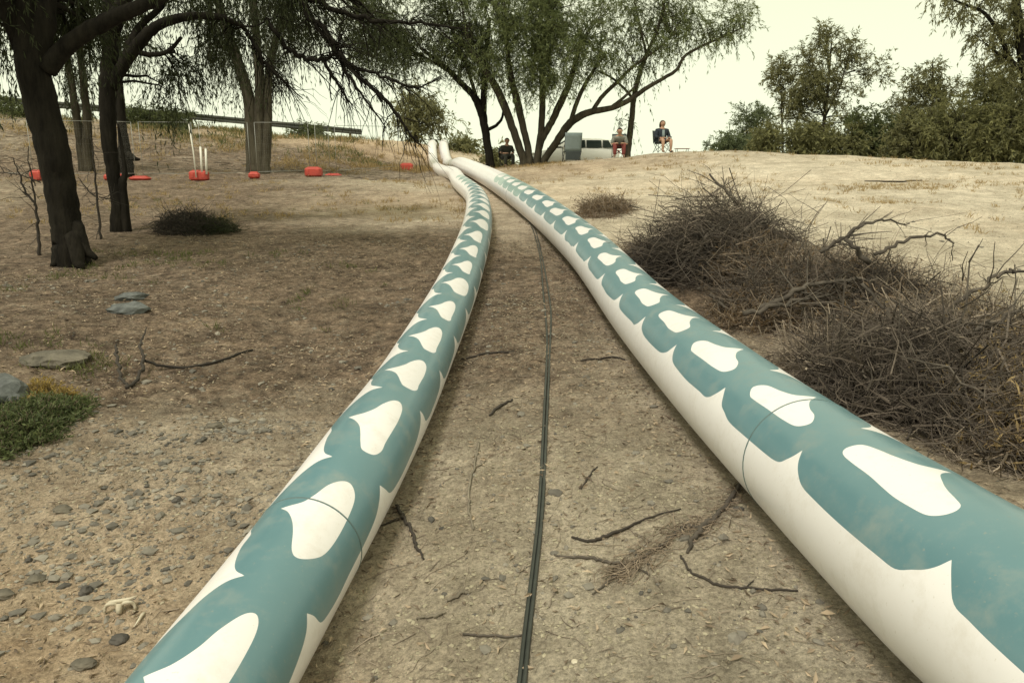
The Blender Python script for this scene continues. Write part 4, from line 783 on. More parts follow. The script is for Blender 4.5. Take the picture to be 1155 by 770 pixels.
ground_stick([[(540, 500, 1), (534, 530, 1.3), (528, 555, 1.3), (530, 580, 1.4), (534, 598, .9)], [(534, 530, .9), (548, 520, .6)]], 'pale crooked twig lying upright in the picture between narrower pipe and hoses', M['log'])
ground_stick([[(447, 572, 1.8), (455, 588, 2), (464, 600, 1.8), (470, 618, 1.7), (478, 632, 1.1)], [(452, 586, 1.4), (440, 590, 1), (428, 595, .7)]], 'dark bent root stub close to the right side of the narrower pipe', M['twig_dark'])
ground_stick([[(522, 717, 1.2), (550, 719, 1.5), (590, 718, 1.1)]], 'short straight grey stick lying crosswise left of the hoses near the bottom', M['deadwood'])
ground_stick([[(470, 700, 1.2), (490, 696, 2), (503, 692, 1)]], 'short pale splinter right of the narrower pipe near the bottom', M['log'])
ground_stick([[(504, 680, 1.4), (520, 673, 2), (530, 671, 1)]], 'tiny pale chip of wood up-right of the pale splinter', M['log'])
ground_stick([[(143, 440, 1.6), (137, 430, 1.7, .03), (133, 415, 1.6, .1), (134, 408, .8, .14)], [(143, 440, 1.6), (156, 432, 1.6, .02), (163, 420, 1.6, .08), (160, 408, 1.2, .14), (168, 396, .6, .2)], [(163, 418, 1.2, .08), (200, 416, 1.4), (240, 411, 1.4), (285, 396, 1)]], 'black antler-shaped twig sticking up beside the low shrub and boulders', M['twig_dark'])
ground_stick([[(552, 470, 1), (564, 460, 1.6), (578, 452, 1)]], 'small dark curl of bark left of the hoses, level with the nearest large white spots', M['twig_dark'])
ground_stick([[(520, 407, .9), (545, 400, 1.2), (580, 397, .8)]], 'thin dark twig lying across the narrow strip left of the hoses, farther up', M['twig_dark'])
ground_stick([[(655, 408, .8), (690, 404, 1.1), (705, 407, .7)]], 'thin twig crossing right of the hoses, close to the thicker pipe', M['twig_dark'])
ground_stick([[(975, 205, .5), (1010, 206, .9), (1040, 204, .5)]], 'thin dark stick lying on the pale sand mound', M['twig_dark'])
ground_stick([[(655, 553, .8), (664, 540, 1), (674, 528, .6)]], 'short fine twig right of the hoses, above the curved branch', M['twig_dark'])
# ------------------------------------------------------------------ loose material nobody could count
def scatter(n, boxes):
    """random ground points from weighted (px0,py0,px1,py1) photo zones or (cx,cy,rx,ry) world discs"""
    X, Y = [], []
    for w, kind, a in boxes:
        k = int(n*w)
        x = rng.uniform(a[0], a[2], k); y = rng.uniform(a[1], a[3], k); X.append(x); Y.append(y)
    X = np.concatenate(X); Y = np.concatenate(Y)
    d = np.full(len(X), 9.)
    for AX, R in ((AXL, RL_), (AXR, RR_)):
        cx = np.interp(Y, AX[:, 1], AX[:, 0]); d = np.minimum(d, np.abs(X-cx)/R)
    k = (d > .75) | (Y > 31); return X[k], Y[k]
def gravel(N0=26000, zones=[(.75, 0, (-4.5, 1.2, -.9, 5)), (.035, 0, (-1, 1.3, 1.4, 4)), (.05, 0, (-.8, 4, 1.2, 10)), (.2, 0, (-6, 5, -.9, 12)), (.08, 0, (1.8, 3, 10, 14))], mk='pebble', nm='gravel', lb='loose grey pebbles strewn over the dry earth', s_0=.0056, smax=.03, thr=-.03):
    X, Y = scatter(N0, zones)
    cl = vnoise(X, Y, 1.6)+.5*vnoise(X, Y, 4.); k = cl > rng.normal(size=len(X))*.15+thr; X, Y = X[k], Y[k]; n = len(X)
    s = np.minimum(s_0*np.exp(rng.normal(size=n)*.7), smax)
    ico = np.array([(0, 0, 1), (.9, 0, .35), (.28, .85, .35), (-.72, .53, .35), (-.72, -.53, .35), (.28, -.85, .35), (.72, .53, -.35), (-.28, .85, -.35), (-.9, 0, -.35), (-.28, -.85, -.35), (.72, -.53, -.35), (0, 0, -1)])
    tr = np.array([(0, 1, 2), (0, 2, 3), (0, 3, 4), (0, 4, 5), (0, 5, 1), (1, 6, 2), (2, 7, 3), (3, 8, 4), (4, 9, 5), (5, 10, 1), (6, 7, 2), (7, 8, 3), (8, 9, 4), (9, 10, 5), (10, 6, 1), (11, 7, 6), (11, 8, 7), (11, 9, 8), (11, 10, 9), (11, 6, 10)])
    V = ico[None]*(1+rng.normal(size=(n, 12, 1))*.24)*s[:, None, None]*(np.array([1.25, 1, .65])*(.8+.4*rng.random((n, 1, 3))))
    a = rng.random(n)*2*PI; c, si = np.cos(a)[:, None], np.sin(a)[:, None]
    V = np.stack([V[..., 0]*c-V[..., 1]*si, V[..., 0]*si+V[..., 1]*c, V[..., 2]], -1)+np.stack([X, Y, gz(X, Y)+s*.12], 1)[:, None]
    g = G(); g.add(V.reshape(-1, 3), None, (tr[None]+np.arange(n)[:, None, None]*12).reshape(-1, 3)); return tag(g.build(nm, M[mk]), lb, 'gravel' if nm == 'gravel' else 'soil', kind='stuff')
gravel()
gravel(34000, [(.3, 0, (-4.2, 1.2, -.9, 4.5)), (.4, 0, (-1, 1.3, 1.4, 4.5)), (.2, 0, (-.8, 4.5, 1.2, 9)), (.1, 0, (-5, 4.5, -.9, 8))], 'clod', 'soil_crumbs', 'small crumbs of dry soil on the earth', .0028, .009, -.12)
def litter():
    X, Y = scatter(70000, [(.5, 0, (-8, 5.2, -.8, 14)), (.03, 0, (-.8, 1.6, 1.2, 5)), (.1, 0, (-.8, 5, 1.2, 12)), (.16, 0, (1.7, 3, 5, 10)), (.12, 0, (-4.5, 1.5, -.9, 5.5)), (.1, 0, (-12, 14, 0, 27)), (.06, 0, (2, 8, 12, 24))])
    k = vnoise(X, Y, .9)+.6*vnoise(X, Y, 3.) > rng.normal(size=len(X))*.2-.05; X, Y = X[k], Y[k]
    for AX, R in ((AXL, RL_), (AXR, RR_)):
        y = rng.uniform(1.5, 14, 2600); x = np.interp(y, AX[:, 1], AX[:, 0])+R*(.62+np.abs(rng.normal(size=2600))*.5)*rng.choice([-1, 1], 2600); X = np.concatenate([X, x]); Y = np.concatenate([Y, y])
    n = len(X); d = rng.normal(size=(n, 3))*[1, 1, .22]; L_ = .014+.04*rng.random(n)**1.4
    g = G(); g.leaves(np.stack([X, Y, gz(X, Y)+.004+.006*rng.random(n)], 1), d, L_, L_*(.15+.25*rng.random(n)), bend=.15)
    return tag(g.build('leaf_litter', M['litter']), 'small dry brown leaves scattered on the earth', 'leaf litter', kind='stuff')
litter()
def twig_litter():
    X, Y = scatter(6500, [(.35, 0, (-7, 4, -.8, 13)), (.3, 0, (-.8, 1.5, 1.2, 9)), (.25, 0, (1.7, 3, 6, 11)), (.1, 0, (-4, 1.5, -.9, 4.5))]); n = len(X)
    a = rng.random(n)*2*PI; L_ = .03+.16*rng.random(n)**2.5; K = 5; ts = np.linspace(-.5, .5, K)[None, :]
    x = X[:, None]+np.cos(a)[:, None]*L_[:, None]*ts+np.cumsum(rng.normal(size=(n, K))*.06, 1)*L_[:, None]; y = Y[:, None]+np.sin(a)[:, None]*L_[:, None]*ts+np.cumsum(rng.normal(size=(n, K))*.06, 1)*L_[:, None]
    g = G(); g.tubes(np.stack([x, y, gz(x, y)+.004], -1), (.0009+.0018*rng.random(n)**2)[:, None]*np.linspace(1.2, .6, K)[None], 3)
    return tag(g.build('twig_litter', M['twig']), 'fine broken twigs scattered on the earth', 'twig litter', kind='stuff')
twig_litter()
def bank_twigs():
    n = 3200; X = rng.uniform(-34, -3, n); Y = rng.uniform(27, 38, n); a = rng.random(n)*2*PI; L_ = .15+.6*rng.random(n)**2; K = 4; ts = np.linspace(-.5, .5, K)[None, :]
    x = X[:, None]+np.cos(a)[:, None]*L_[:, None]*ts+np.cumsum(rng.normal(size=(n, K))*.06, 1)*L_[:, None]; y = Y[:, None]+np.sin(a)[:, None]*L_[:, None]*ts
    g = G(); g.tubes(np.stack([x, y, gz(x, y)+.02], -1), (.006+.01*rng.random(n))[:, None]*np.linspace(1.2, .6, K)[None], 3)
    return tag(g.build('bank_debris', M['twig']), 'fallen twigs and bark littering the foot of the far bank', 'debris', kind='stuff')
bank_twigs()
def grass(name, label, n, zones, m, h, w, th):
    X, Y = scatter(n, zones); k = vnoise(X, Y, .55)+.7*vnoise(X, Y, 2.1) > th+rng.normal(size=len(X))*.1; X, Y = X[k], Y[k]; X = np.repeat(X[::12], 12); Y = np.repeat(Y[::12], 12); n = len(X); X = X+rng.normal(size=n)*h*.45; Y = Y+rng.normal(size=n)*h*.45
    d = rng.normal(size=(n, 3))*[.5, .5, .2]+[0, 0, .8]
    g = G(); g.leaves(np.stack([X, Y, gz(X, Y)-.005], 1), d, h*(.4+.9*rng.random(n)), w, bend=.15); return tag(g.build(name, m), label, 'grass', kind='stuff')
grass('dry_grass', 'dry straw grass on the far bank and crest', 90000, [(.62, 0, (-34, 29, -2, 50)), (.13, 0, (-16, 14, -1, 28)), (.06, 0, (0, 22, 16, 33)), (.03, 0, (5, 11, 16, 24)), (.08, 0, (-6, 28, 2, 40))], M['straw'], .13, .014, .1)
grass('bank_grass', 'tall dry grass clumps on the far bank', 30000, [(.8, 0, (-34, 31, -3, 46)), (.2, 0, (-6, 36, 2, 47))], M['straw'], .3, .03, .12)
grass('bank_green_grass', 'greenish grass clumps along the top of the far bank', 14000, [(1., 0, (-34, 35, -6, 45))], M['greengrass'], .34, .03, .1)
grass('brown_grass', 'brown dry grass patches on the pale sand mound', 7000, [(.25, 0, (10.5, 18.5, 15, 21)), (.25, 0, (6.6, 15.2, 9, 16.6)), (.2, 0, (8, 18, 11, 19.5)), (.15, 0, (2, 18, 7, 21)), (.15, 0, (12, 15, 16, 18))], M['straw'], .1, .009, .02)
grass('green_grass', 'sparse green tufts on the leaf litter by the left trees', 30000, [(.45, 0, (-7, 6, -1.2, 11)), (.2, 0, (-5, 4.6, -3, 6)), (.2, 0, (-14, 16, -2, 24)), (.15, 0, (-34, 36, -6, 42))], M['greengrass'], .09, .008, .3)

# ------------------------------------------------------------------ mesh fence panels, red feet, guard rail
feet = [(-40, 198, 24), (42, 197, 24), (129, 200, 24.7), (158, 201, 25), (225, 203, 25), (287, 200, 26), (354, 198, 27), (376, 194.5, 28.5), (459, 192, 33)]
FP = []
for px, py, d in feet:
    x = at(px, py, d)[0]; FP.append(np.array([x, d, gz(x, d)[0]]))
foot_l = ['red plastic fence foot cut off by the left edge of the fence line', 'red fence foot showing behind the leaning trunk', 'red fence foot hidden beside the forked trunk', 'low flat red fence foot just right of the forked tree', 'red fence foot with two white posts standing in it', 'red fence foot in front of the multi-stemmed tree', 'bright red fence foot fourth from the pipe crest side, alone on bare earth', 'flat red fence foot second from the pipes', 'red fence foot nearest to the pipes']
foot_l[6] = 'bright red fence foot midway between the multi-stemmed tree and the pipes'
for k, p in enumerate(FP):
    h = {3: .11, 7: .09, 5: .2, 2: .2}.get(k, .31); wd = {5: .36, 1: .36, 3: .7, 8: .55}.get(k, .6); g = G(); g.box((0, 0, h/2), (wd, .28, h), bev=.05); g.box((0, 0, h+.005), (wd*.7, .15, .05), bev=.02); g.box((-wd*.3, -.135, h*.5), (.12, .03, h*.5), bev=.01); g.box((wd*.3, -.135, h*.5), (.12, .03, h*.5), bev=.01)
    o = g.build('fence_foot', M['red']); o.location = p.tolist(); o.rotation_euler = (0, 0, .1*(k % 3)-.1); tag(o, foot_l[k], 'fence foot', 'red fence feet')  # each red block is a foot of the mesh fence
for k in range(len(FP)-1):
    a, b = FP[k]+[.12, 0, .1], FP[k+1]+[-.12, 0, .1]
    t = thing('mesh_fence', ['mesh fence panel at the left picture edge', 'mesh fence panel behind the leaning trunk', 'mesh fence panel behind the forked trunk', 'mesh fence panel left of the foot with two white posts', 'mesh fence panel right of the foot with two white posts', 'mesh fence panel across the multi-stemmed tree', 'mesh fence panel second nearest the pipes', 'mesh fence panel nearest the pipes'][k], 'fence panel', a, 0, 'temporary mesh fence panels')
    v = b-a; hgt = 1.75; g = G(); u = np.array([0, 0, 1.])
    for P in ([0*v, u*hgt], [v, v+u*hgt], [u*.12, v+u*.12], [u*hgt, v+u*hgt]): g.tube(P, .009, 6)
    g.build('frame', M['galv'], t, True); g = G(); nv = 26
    for i in range(1, nv): g.tube([v*i/nv+u*.12, v*i/nv+u*hgt], .0007, 3, False)
    for i in range(1, 7): g.tube([u*(.12+1.63*i/7), v+u*(.12+1.63*i/7)], .0007, 3, False)
    g.build('mesh_wires', M['galv'], t)
p5 = FP[4]
for px0, px1, y1, lb in [(228, 226, 166, 'short white post standing in a red fence foot, left of its pair'), (233, 232, 168, 'short white post standing in a red fence foot, right of its pair')]:
    a = at(px0, 196, 24.9); b = at(px1, y1, 24.9); a[2] = p5[2]+.2; g = G(); g.tube([a-p5, (a+b)/2-p5, b-p5], .035, 10); g.tube([b-p5, b-p5+[0, 0, .02]], [.036, .02], 10); o = g.build('white_post', M['pvc'], None, True); o.location = p5.tolist(); tag(o, lb, 'post', 'white posts in the fence foot')
a = at(221, 196, 24.8); b = at(213, 140, 24.8); a[2] = p5[2]+.1; g = G(); g.tube([a-p5, (a+b)/2-p5+[.02, 0, 0], b-p5], .022, 8); g.tube([b-p5, b-p5+[0, 0, .03]], [.022, .012], 8); o = g.build('leaning_pole', M['pvc'], None, True); o.location = p5.tolist(); tag(o, 'thin pale pole leaning left above a red fence foot', 'pole')
r0, r1, r2, r3 = RAIL
rt = thing('guard_rail', 'long dark roadside guard rail on posts along the top of the far bank', 'guard rail', (r0[0], r0[1], gz(r0[0], r0[1])[0])); off = np.array(rt.location)
Q = spline([r0, r1, r2, r3], 14); g = G(); V = []
prof = [(0, -.17), (.05, -.12), (.05, -.06), (0, -.02), (0, .02), (.05, .06), (.05, .12), (0, .17), (-.012, .17), (-.012, -.17)]
for p in Q: V += [p-off+[0, -a_, b_] for a_, b_ in prof]
n = len(prof); q = [(i*n+k, i*n+(k+1) % n, i*n+n+(k+1) % n, i*n+n+k) for i in range(len(Q)-1) for k in range(n)]
g.add(V, q); g.build('rail', M['rail'], rt)
for i in range(1, len(Q), 4):
    p = Q[i]; zb = gz(p[0], p[1])[0]-.1; g = G(); g.box((p[0]-off[0], p[1]+.09-off[1], (zb+p[2]+.2)/2-off[2]), (.14, .14, p[2]+.2-zb), bev=.02); g.build('post', M['post'], rt)

# ------------------------------------------------------------------ people, chairs, car at the crest
def skin(name, pts, edges, parent, m, sub=2):
    me = bpy.data.meshes.new(name); me.from_pydata([p[:3] for p in pts], edges, []); o = bpy.data.objects.new(name+'_tmp', me); COL.objects.link(o)
    sk = o.modifiers.new('Skin', 'SKIN'); sk.use_smooth_shade = True
    if not me.skin_vertices: raise RuntimeError('no skin layer')
    for i, p in enumerate(pts):
        r = p[3] if isinstance(p[3], tuple) else (p[3], p[3]); me.skin_vertices[0].data[i].radius = r; me.skin_vertices[0].data[i].use_root = (i == 0)
    ss = o.modifiers.new('Sub', 'SUBSURF'); ss.levels = sub; ss.render_levels = sub
    dg = bpy.context.evaluated_depsgraph_get(); dg.update(); nm = bpy.data.meshes.new_from_object(o.evaluated_get(dg)); nm.name = name
    bpy.data.objects.remove(o); nm.materials.clear(); nm.materials.append(m)
    for p in nm.polygons: p.use_smooth = True
    r = bpy.data.objects.new(name, nm); COL.objects.link(r); r.parent = parent; return r
def head(g, c, r=.1, tilt=0.):
    pass
def seated(label, loc, rz, top, legs, hair, lean=0., long_hair=False, bare_legs=False, jacket=None, hand_z=.62, turn=0.):
    """faces local -y, seat at 0.42 m"""
    t = thing('person', label, 'person', loc, rz, None); t.scale = (1.16, 1.1, .96)
    y1 = -math.sin(lean)*.5; z1 = .5+math.cos(lean)*.5; yh = -math.sin(lean)*.72; zh = .5+math.cos(lean)*.7
    ys = .05+y1; hl = lean*.55; hd = lambda d: (ys-math.sin(hl)*d*1.1, z1-.06+math.cos(hl)*d)
    n1, n2, n3, n4, n5 = hd(.1), hd(.17), hd(.215), hd(.29), hd(.365)
    pts = [(0, .05, .5, (.16, .13)), (0, .05+y1*.5, .5+(z1-.5)*.5, (.15, .12)), (0, ys, z1-.06, (.16, .11)), (0, *n1, .062), (0, *n2, .056), (0, n3[0]-.018, n3[1], (.076, .09)), (0, n4[0]-.005, n4[1], (.103, .118)), (0, n5[0]+.01, n5[1], (.085, .095))]
    E = [(0, 1), (1, 2), (2, 3), (3, 4), (4, 5), (5, 6), (6, 7)]; i = 8
    for s in (-1, 1):
        pts += [(s*.19, .05+y1, z1-.06, .06), (s*.26, .0+y1*.8, z1-.33, .047), (s*.17, -.24+y1*.4, hand_z, .036), (s*.115, -.32+y1*.4, hand_z+.01, (.024, .042)), (s*.11, -.36+y1*.4, hand_z+.004, (.018, .036))]
        E += [(2, i), (i, i+1), (i+1, i+2), (i+2, i+3), (i+3, i+4)]; i += 5
        pts += [(s*.11, 0, .5, .095), (s*.15, -.42, .53, .068), (s*.15, -.44, .28, .056), (s*.15, -.42, .09, .04), (s*.16, -.46, .045, .042), (s*.17, -.6, .035, .036)]
        E += [(0, i), (i, i+1), (i+1, i+2), (i+2, i+3), (i+3, i+4), (i+4, i+5)]; i += 6
    for hi in (11, 22):
        hx, hy_, hz2_ = pts[hi][:3]; s = 1 if hx > 0 else -1
        for q_, (fx, fl) in enumerate(((-.028, .05), (-.009, .06), (.011, .055), (.03, .042))):
            k0 = len(pts); bx = hx-s*.03+fx
            pts += [(bx, hy_-.075, hz2_+.004, .0095), (bx-s*.006, hy_-.075-fl, hz2_-.02, .008)]; E += [(hi, k0), (k0, k0+1)]
        k0 = len(pts); pts += [(hx-s*.06, hy_-.02, hz2_-.004, .011), (hx-s*.085, hy_-.05, hz2_-.014, .009)]; E += [(hi, k0), (k0, k0+1)]
    skin('body', pts, E, t, M['skin'])
    # clothes: same joints, a little larger
    P = lambda k, r: (*pts[k][:3], r)
    sl = [P(0, (.185, .155)), P(1, (.18, .15)), P(2, (.195, .15)), P(3, .088)]; e2 = [(0, 1), (1, 2), (2, 3)]
    for a in (8, 19): sl += [P(a, .085), P(a+1, .066)]; e2 += [(2, len(sl)-2), (len(sl)-2, len(sl)-1)]
    if jacket is not None: 
        for k, a in enumerate((8, 19)): sl.append(P(a+2, .05)); e2.append((5+2*k, len(sl)-1))
    skin('jacket' if jacket else 'shirt', sl, e2, t, M[jacket or top])
    if jacket:
        g = G(); g.tube([(0, -.08+y1*.5, .6), (0, -.085+y1*.7, .72), (0, -.06+y1, z1-.05)], [.05, .055, .045], 8); g.build('shirt_front', M[top], t, True)
    lp = [P(0, (.17, .14))]; e3 = []
    for a in (13, 24):
        n0 = len(lp); lp += [P(a, .112), P(a+1, .085) if not bare_legs else (pts[a][0]*1.1, -.22, .515, .1)]; e3 += [(0, n0), (n0, n0+1)]
        if not bare_legs: lp += [P(a+2, .075), P(a+3, .062)]; e3 += [(n0+1, n0+2), (n0+2, n0+3)]
    skin('shorts' if bare_legs else 'trousers', lp, e3, t, M[legs])
    for a in (17, 28): skin('shoe', [P(a, .05), (pts[a][0], -.53, .045, .048), P(a+1, .038)], [(0, 1), (1, 2)], t, M['shoe'], 1)
    # face: nose, eyes, ears sit on the head; hair cap
    hy, hz_ = n4[0]-.002, n4[1]-.01
    g = G(); g.tube([(0, hy-.085, hz_+.02), (0, hy-.108, hz_-.01), (0, hy-.09, hz_-.02)], [.008, .014, .01], 6); g.build('nose', M['skin'], t, True)
    for s in (-1, 1):
        g = G(); g.tube([(s*.034, hy-.088, hz_+.012), (s*.034, hy-.1, hz_+.012)], [.012, .01], 6); g.build('eye', M['trim'], t, True)
        g = G(); g.tube([(s*.088, hy+.005, hz_+.02), (s*.096, hy+.01, hz_), (s*.088, hy+.005, hz_-.025)], [.012, .014, .008], 6); g.build('ear', M['skin'], t, True)
    g = G(); g.tube([(-.028, hy-.087, hz_-.06), (0, hy-.098, hz_-.062), (.028, hy-.087, hz_-.06)], [.005, .008, .005], 6); g.build('mouth', M['maroon'], t, True)
    nu, nvv = 20, 9; V = []
    for th_, f in ((1., 1.), (.9, .86)):
        for k in range(nvv):
            for j in range(nu):
                ph = 2*PI*j/nu; back_ = .5+.5*math.sin(ph); lim = math.radians(50+75*back_**.8); po = lim*(k+.02)/(nvv-1)
                drop = (.2*max(0, back_-.25)*(k/(nvv-1))**2) if long_hair else 0
                V.append((.1*f*math.sin(po)*math.cos(ph)*(1+.15*bool(long_hair)*k/nvv), hy+.012+.118*f*math.sin(po)*math.sin(ph), hz_+.005+.128*f*math.cos(po)-drop))
    q = [(k*nu+j, k*nu+(j+1) % nu, (k+1)*nu+(j+1) % nu, (k+1)*nu+j) for k in range(nvv-1) for j in range(nu)]; m_ = nu*nvv
    q += [tuple(m_+c for c in r[::-1]) for r in q]+[((nvv-1)*nu+j, (nvv-1)*nu+(j+1) % nu, m_+(nvv-1)*nu+(j+1) % nu, m_+(nvv-1)*nu+j) for j in range(nu)]
    g = G(); g.add(V, q); g.build('hair', M[hair], t, True)
    return t
def camp_chair(label, loc, rz, cloth, back=.95, w=.56, cloth2=None):
    t = thing('camp_chair', label, 'chair', loc, rz, 'folding camp chairs on the crest'); h = w/2
    if cloth2: g = G(); g.box((0, .27, .27), (w*.9, .05, .36), bev=.02); g.build('back_pouch', M[cloth2], t)
    g = G()
    for s in (-1, 1):
        for P in ([(s*h, -.26, 0), (s*h, .24, .44)], [(s*h, .24, 0), (s*h, -.26, .44)], [(s*h, -.28, .62), (s*h, -.28, 0)], [(s*h, .22, .4), (s*h, .34, back)]): g.tube(P, .011, 6)
    for y in (-.26, .24):
        g.tube([(-h, y, .02), (h, y, .44)], .01, 6); g.tube([(h, y, .02), (-h, y, .44)], .01, 6)
    g.build('frame', M['trim'], t, True)
    xs = np.linspace(-h, h, 7)
    def sheet(f, nv, th, nm, m):
        g = G(); vs = np.linspace(0, 1, nv); A = np.array([[f(x, v) for v in vs] for x in xs]); nu = len(xs)
        off = np.cross(A[-1, 0]-A[0, 0], A[0, -1]-A[0, 0]); off = off/np.linalg.norm(off)*th
        V = np.concatenate([A.reshape(-1, 3), (A+off).reshape(-1, 3)]); q = []; m_ = nu*nv
        for i in range(nu-1):
            for j in range(nv-1):
                a = i*nv+j; q += [(a, a+1, a+nv+1, a+nv), (m_+a, m_+a+nv, m_+a+nv+1, m_+a+1)]
        ring = [i*nv for i in range(nu)]+[(nu-1)*nv+j for j in range(1, nv)]+[i*nv+nv-1 for i in range(nu-2, -1, -1)]+[j for j in range(nv-2, 0, -1)]
        for k in range(len(ring)): a, b = ring[k], ring[(k+1) % len(ring)]; q.append((a, b, m_+b, m_+a))
        g.add(V, q); return g.build(nm, m, t, True)
    sag = lambda x: -.05*(1-(x/h)**2)
    sheet(lambda x, v: (x, -.27+.5*v, .43+sag(x)*math.sin(PI*min(max(v, .1), .9))), 6, .012, 'seat', M[cloth2 or cloth]); sheet(lambda x, v: (x, .23+.12*v+.04*(1-(x/h)**2), .42+(back-.42)*v), 6, .012, 'backrest', M[cloth])
    for s in (-1, 1): g = G(); g.box((s*h, -.02, .63), (.06, .52, .025), bev=.008); g.build('armrest', M['trim'], t)
    return t
def spot(px, d): x = at(px, 176, d)[0]; return np.array([x, d, gz(x, d)[0]])
p = spot(698, 31); camp_chair('dark camp chair under the seated person in dull red trousers', p, -.12, 'charcoal'); seated('person in grey top and dull red trousers leaning forward in a camp chair', p+[0, 0, .0], -.12, 'grey_cloth', 'maroon', 'hair_dark', lean=.75, hand_z=.56)
p = spot(746, 31.4); camp_chair('camp chair under the bare-legged person in a dark jacket', p, .25, 'charcoal', back=.9); seated('bare-legged person in dark jacket with brown hair sitting in a camp chair', p, .25, 'bluegrey', 'navy', 'hair', lean=.05, long_hair=True, bare_legs=True, jacket='navy', hand_z=.6)
p = spot(645, 32.5); camp_chair('empty tall-backed blue-grey camp chair in front of the white car', p, PI+.1, 'bluegrey', back=1.2, w=.72, cloth2='charcoal')
p = spot(571, 34.5); camp_chair('dark camp chair left of the many-stemmed tree', p, .3, 'olive', back=.85); seated('person in dark olive clothes sitting left of the many-stemmed tree', p, .3, 'olive', 'olive', 'hair_dark', lean=.25)
# small folding table
p = spot(769, 32.5); t = thing('folding_table', 'low folding table with dull red top right of the bare-legged person', 'table', p); t.scale = (.9, .9, .62); g = G(); g.box((0, 0, .36), (.68, .45, .035), bev=.012); g.build('tabletop', M['table'], t)
for sx in (-.28, .28):
    for sy in (-.18, .18): g = G(); g.tube([(sx, sy, 0), (sx*.9, sy*.9, .35)], .012, 6); g.build('leg', M['trim'], t, True)
# car
def car(label, loc, rz):
    t = thing('parked_car', label, 'car', loc, rz); g = G()
    X = [-2.22, -2.1, -1.6, -1.0, -.3, .5, 1.3, 1.8, 2.12, 2.2]; zt = [.62, .74, .9, .98, 1.0, 1.0, 1.0, .98, .92, .8]; zb = [.38, .28, .24, .24, .24, .24, .24, .26, .3, .4]; hw = [.68, .8, .88, .9, .9, .9, .9, .88, .84, .76]
    def sec(x, z0, z1, w, tw):
        return [(x, -w*.9, z0), (x, -w, z0+.12), (x, -w, z0+(z1-z0)*.6), (x, -w*tw, z1-.03), (x, -w*tw*.9, z1), (x, w*tw*.9, z1), (x, w*tw, z1-.03), (x, w, z0+(z1-z0)*.6), (x, w, z0+.12), (x, w*.9, z0)]
    def loft(S):
        n = 10; V = np.array(S).reshape(-1, 3); q = [(i*n+k, i*n+(k+1) % n, i*n+n+(k+1) % n, i*n+n+k) for i in range(len(S)-1) for k in range(n)]; tr = []
        for e, fl in ((0, 1), (len(S)-1, 0)):
            for k in range(1, n-1): tr.append((e*n, e*n+k+1, e*n+k) if fl else (e*n, e*n+k, e*n+k+1))
        g.add(V, q, tr)
    loft([sec(x, a, b, w, .96) for x, a, b, w in zip(X, zb, zt, hw)])
    cx = [-1.15, -.35, .2, 1.2, 1.75, 2.1]; ct = [.99, 1.42, 1.48, 1.47, 1.4, 1.0]; cw = [.84, .76, .76, .76, .76, .82]
    loft([sec(x, .95, z, w, .86) for x, z, w in zip(cx, ct, cw)])
    b = g.build('body', M['carpaint'], t, True)
    for s in (-1, 1):
        for x0, x1, x2, x3 in ((-.78, -.28, .42, .42), (.5, .5, 1.25, 1.25), (1.33, 1.33, 1.62, 1.82)):
            g = G(); yo, yi = s*.872, s*.742; V = [(x0, yo, 1.02), (x3, yo, 1.02), (x2, yi+s*.03, 1.38), (x1, yi+s*.03, 1.38)]; V += [(a, bb-s*.03, c) for a, bb, c in V]
            g.add(V, [(0, 1, 2, 3), (7, 6, 5, 4), (0, 4, 5, 1), (1, 5, 6, 2), (2, 6, 7, 3), (3, 7, 4, 0)]); g.build('side_window', M['glass'], t)
        g = G(); g.box((-2.16, s*.6, .72), (.1, .26, .12), bev=.03); g.build('headlight', M['lamp'], t)
        g = G(); g.box((2.17, s*.7, .8), (.08, .14, .24), bev=.02); g.build('tail_light', M['red'], t)
        g = G(); g.box((-.72, s*.97, 1.02), (.12, .18, .12), bev=.03); g.build('mirror', M['carpaint'], t)
        for wx in (-1.4, 1.35):
            w = G(); a = np.linspace(0, 2*PI, 25); w.tube([(wx+.26*math.cos(k), s*.8, .33+.26*math.sin(k)) for k in a], .085, 8, False); ty = w.build('wheel', M['tyre'], t, True); r = G(); r.tube([(wx, s*.74, .33), (wx, s*.85, .33), (wx, s*.865, .33)], [.21, .2, .05], 16); r.build('rim', M['galv'], ty, True)
    for V, nm in (([(-1.1, -.7, 1.03), (-1.1, .7, 1.03), (-.42, .6, 1.4), (-.42, -.6, 1.4)], 'windscreen'), ([(2.07, .66, 1.04), (2.07, -.66, 1.04), (1.8, -.6, 1.37), (1.8, .6, 1.37)], 'rear_window')):
        V = np.array(V); d = np.array([-.03 if nm == 'windscreen' else .035, 0, .03]); V = np.vstack([V+d, V-d*.2]); g = G(); g.add(V, [(0, 1, 2, 3), (7, 6, 5, 4), (0, 4, 5, 1), (1, 5, 6, 2), (2, 6, 7, 3), (3, 7, 4, 0)]); g.build(nm, M['glass'], t)
    g = G(); g.box((-2.2, 0, .48), (.1, 1.5, .2), bev=.04); g.build('bumper', M['trim'], t)
    return t
p = spot(646, 38.5); car('white car with dark windows parked behind the crest, behind the empty camp chair', p-[0, 0, .0], .16)

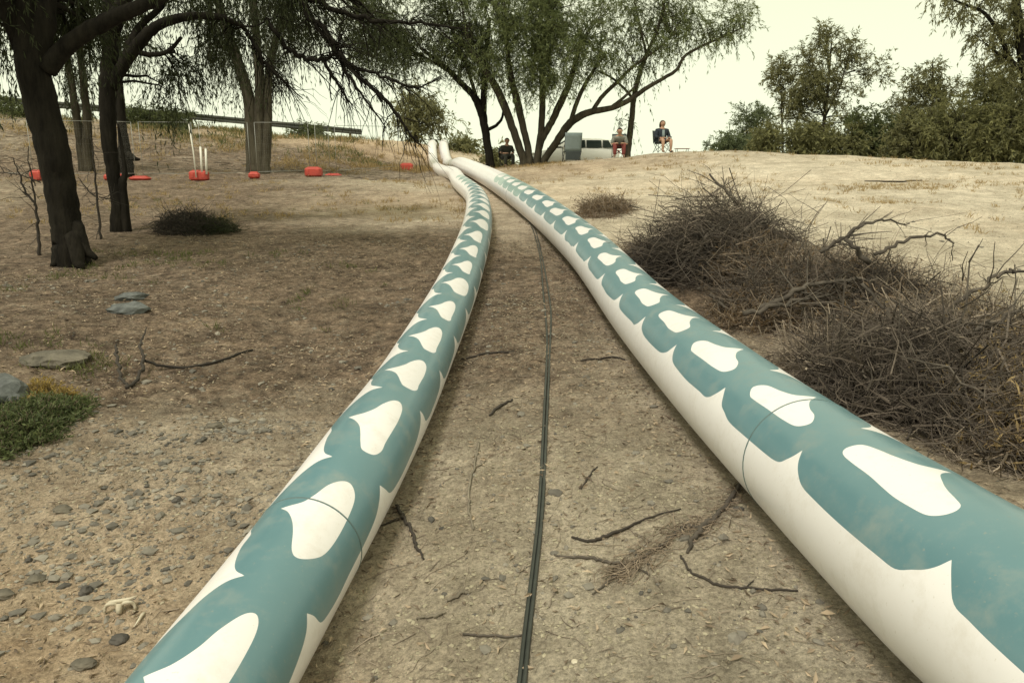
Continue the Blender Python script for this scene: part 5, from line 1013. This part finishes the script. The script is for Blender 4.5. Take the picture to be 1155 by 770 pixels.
# ------------------------------------------------------------------ light, sky, camera
w = bpy.data.worlds.new('World'); scene.world = w; w.use_nodes = True; nt = w.node_tree; N = nt.nodes; L = nt.links
bg = N['Background']; sky = N.new('ShaderNodeTexSky'); sky.sky_type = 'NISHITA'; sky.sun_disc = False
ELEV, AZ = math.radians(58), math.radians(-150)       # azimuth from +Y, clockwise
sky.sun_elevation = ELEV; sky.sun_rotation = AZ; sky.dust_density = 4.; sky.air_density = 1.2
mx = N.new('ShaderNodeMix'); mx.data_type = 'RGBA'; mx.inputs[0].default_value = .86; tcw = N.new('ShaderNodeTexCoord'); sx = N.new('ShaderNodeSeparateXYZ'); L.new(tcw.outputs['Generated'], sx.inputs[0]); cr_ = N.new('ShaderNodeValToRGB'); cr_.color_ramp.elements[0].position = .0; cr_.color_ramp.elements[0].color = (.72, .76, .57, 1); cr_.color_ramp.elements[1].position = .36; cr_.color_ramp.elements[1].color = (.63, .62, .39, 1)
vm = N.new('ShaderNodeVectorMath'); vm.operation = 'SCALE'; vm.inputs[3].default_value = 10.; L.new(sx.outputs['Z'], cr_.inputs['Fac']); L.new(cr_.outputs['Color'], vm.inputs[0]); L.new(vm.outputs[0], mx.inputs[7])
L.new(sky.outputs[0], mx.inputs[6]); L.new(mx.outputs[2], bg.inputs['Color']); bg.inputs['Strength'].default_value = .1
sl = bpy.data.lights.new('sun', 'SUN'); sl.energy = 1.6; sl.angle = math.radians(14); sl.color = (1, .95, .84)
so = bpy.data.objects.new('sun', sl); COL.objects.link(so)
sd = Vector((math.sin(AZ)*math.cos(ELEV), math.cos(AZ)*math.cos(ELEV), math.sin(ELEV))); so.rotation_euler = sd.to_track_quat('Z', 'Y').to_euler()
cam = bpy.data.cameras.new('camera'); co = bpy.data.objects.new('camera', cam); COL.objects.link(co)
cam.sensor_width = 36.; cam.lens = 36.*F/1155.; cam.clip_end = 3000.; cam.clip_start = .05
co.location = (0, 0, H); co.rotation_euler = (PI/2-PITCH, 0, 0); scene.camera = co
scene.view_settings.view_transform = 'Standard'; scene.view_settings.look = 'None'; scene.view_settings.exposure = .68; scene.view_settings.gamma = 1.
scene.cycles.max_bounces = 6; scene.cycles.use_denoising = True
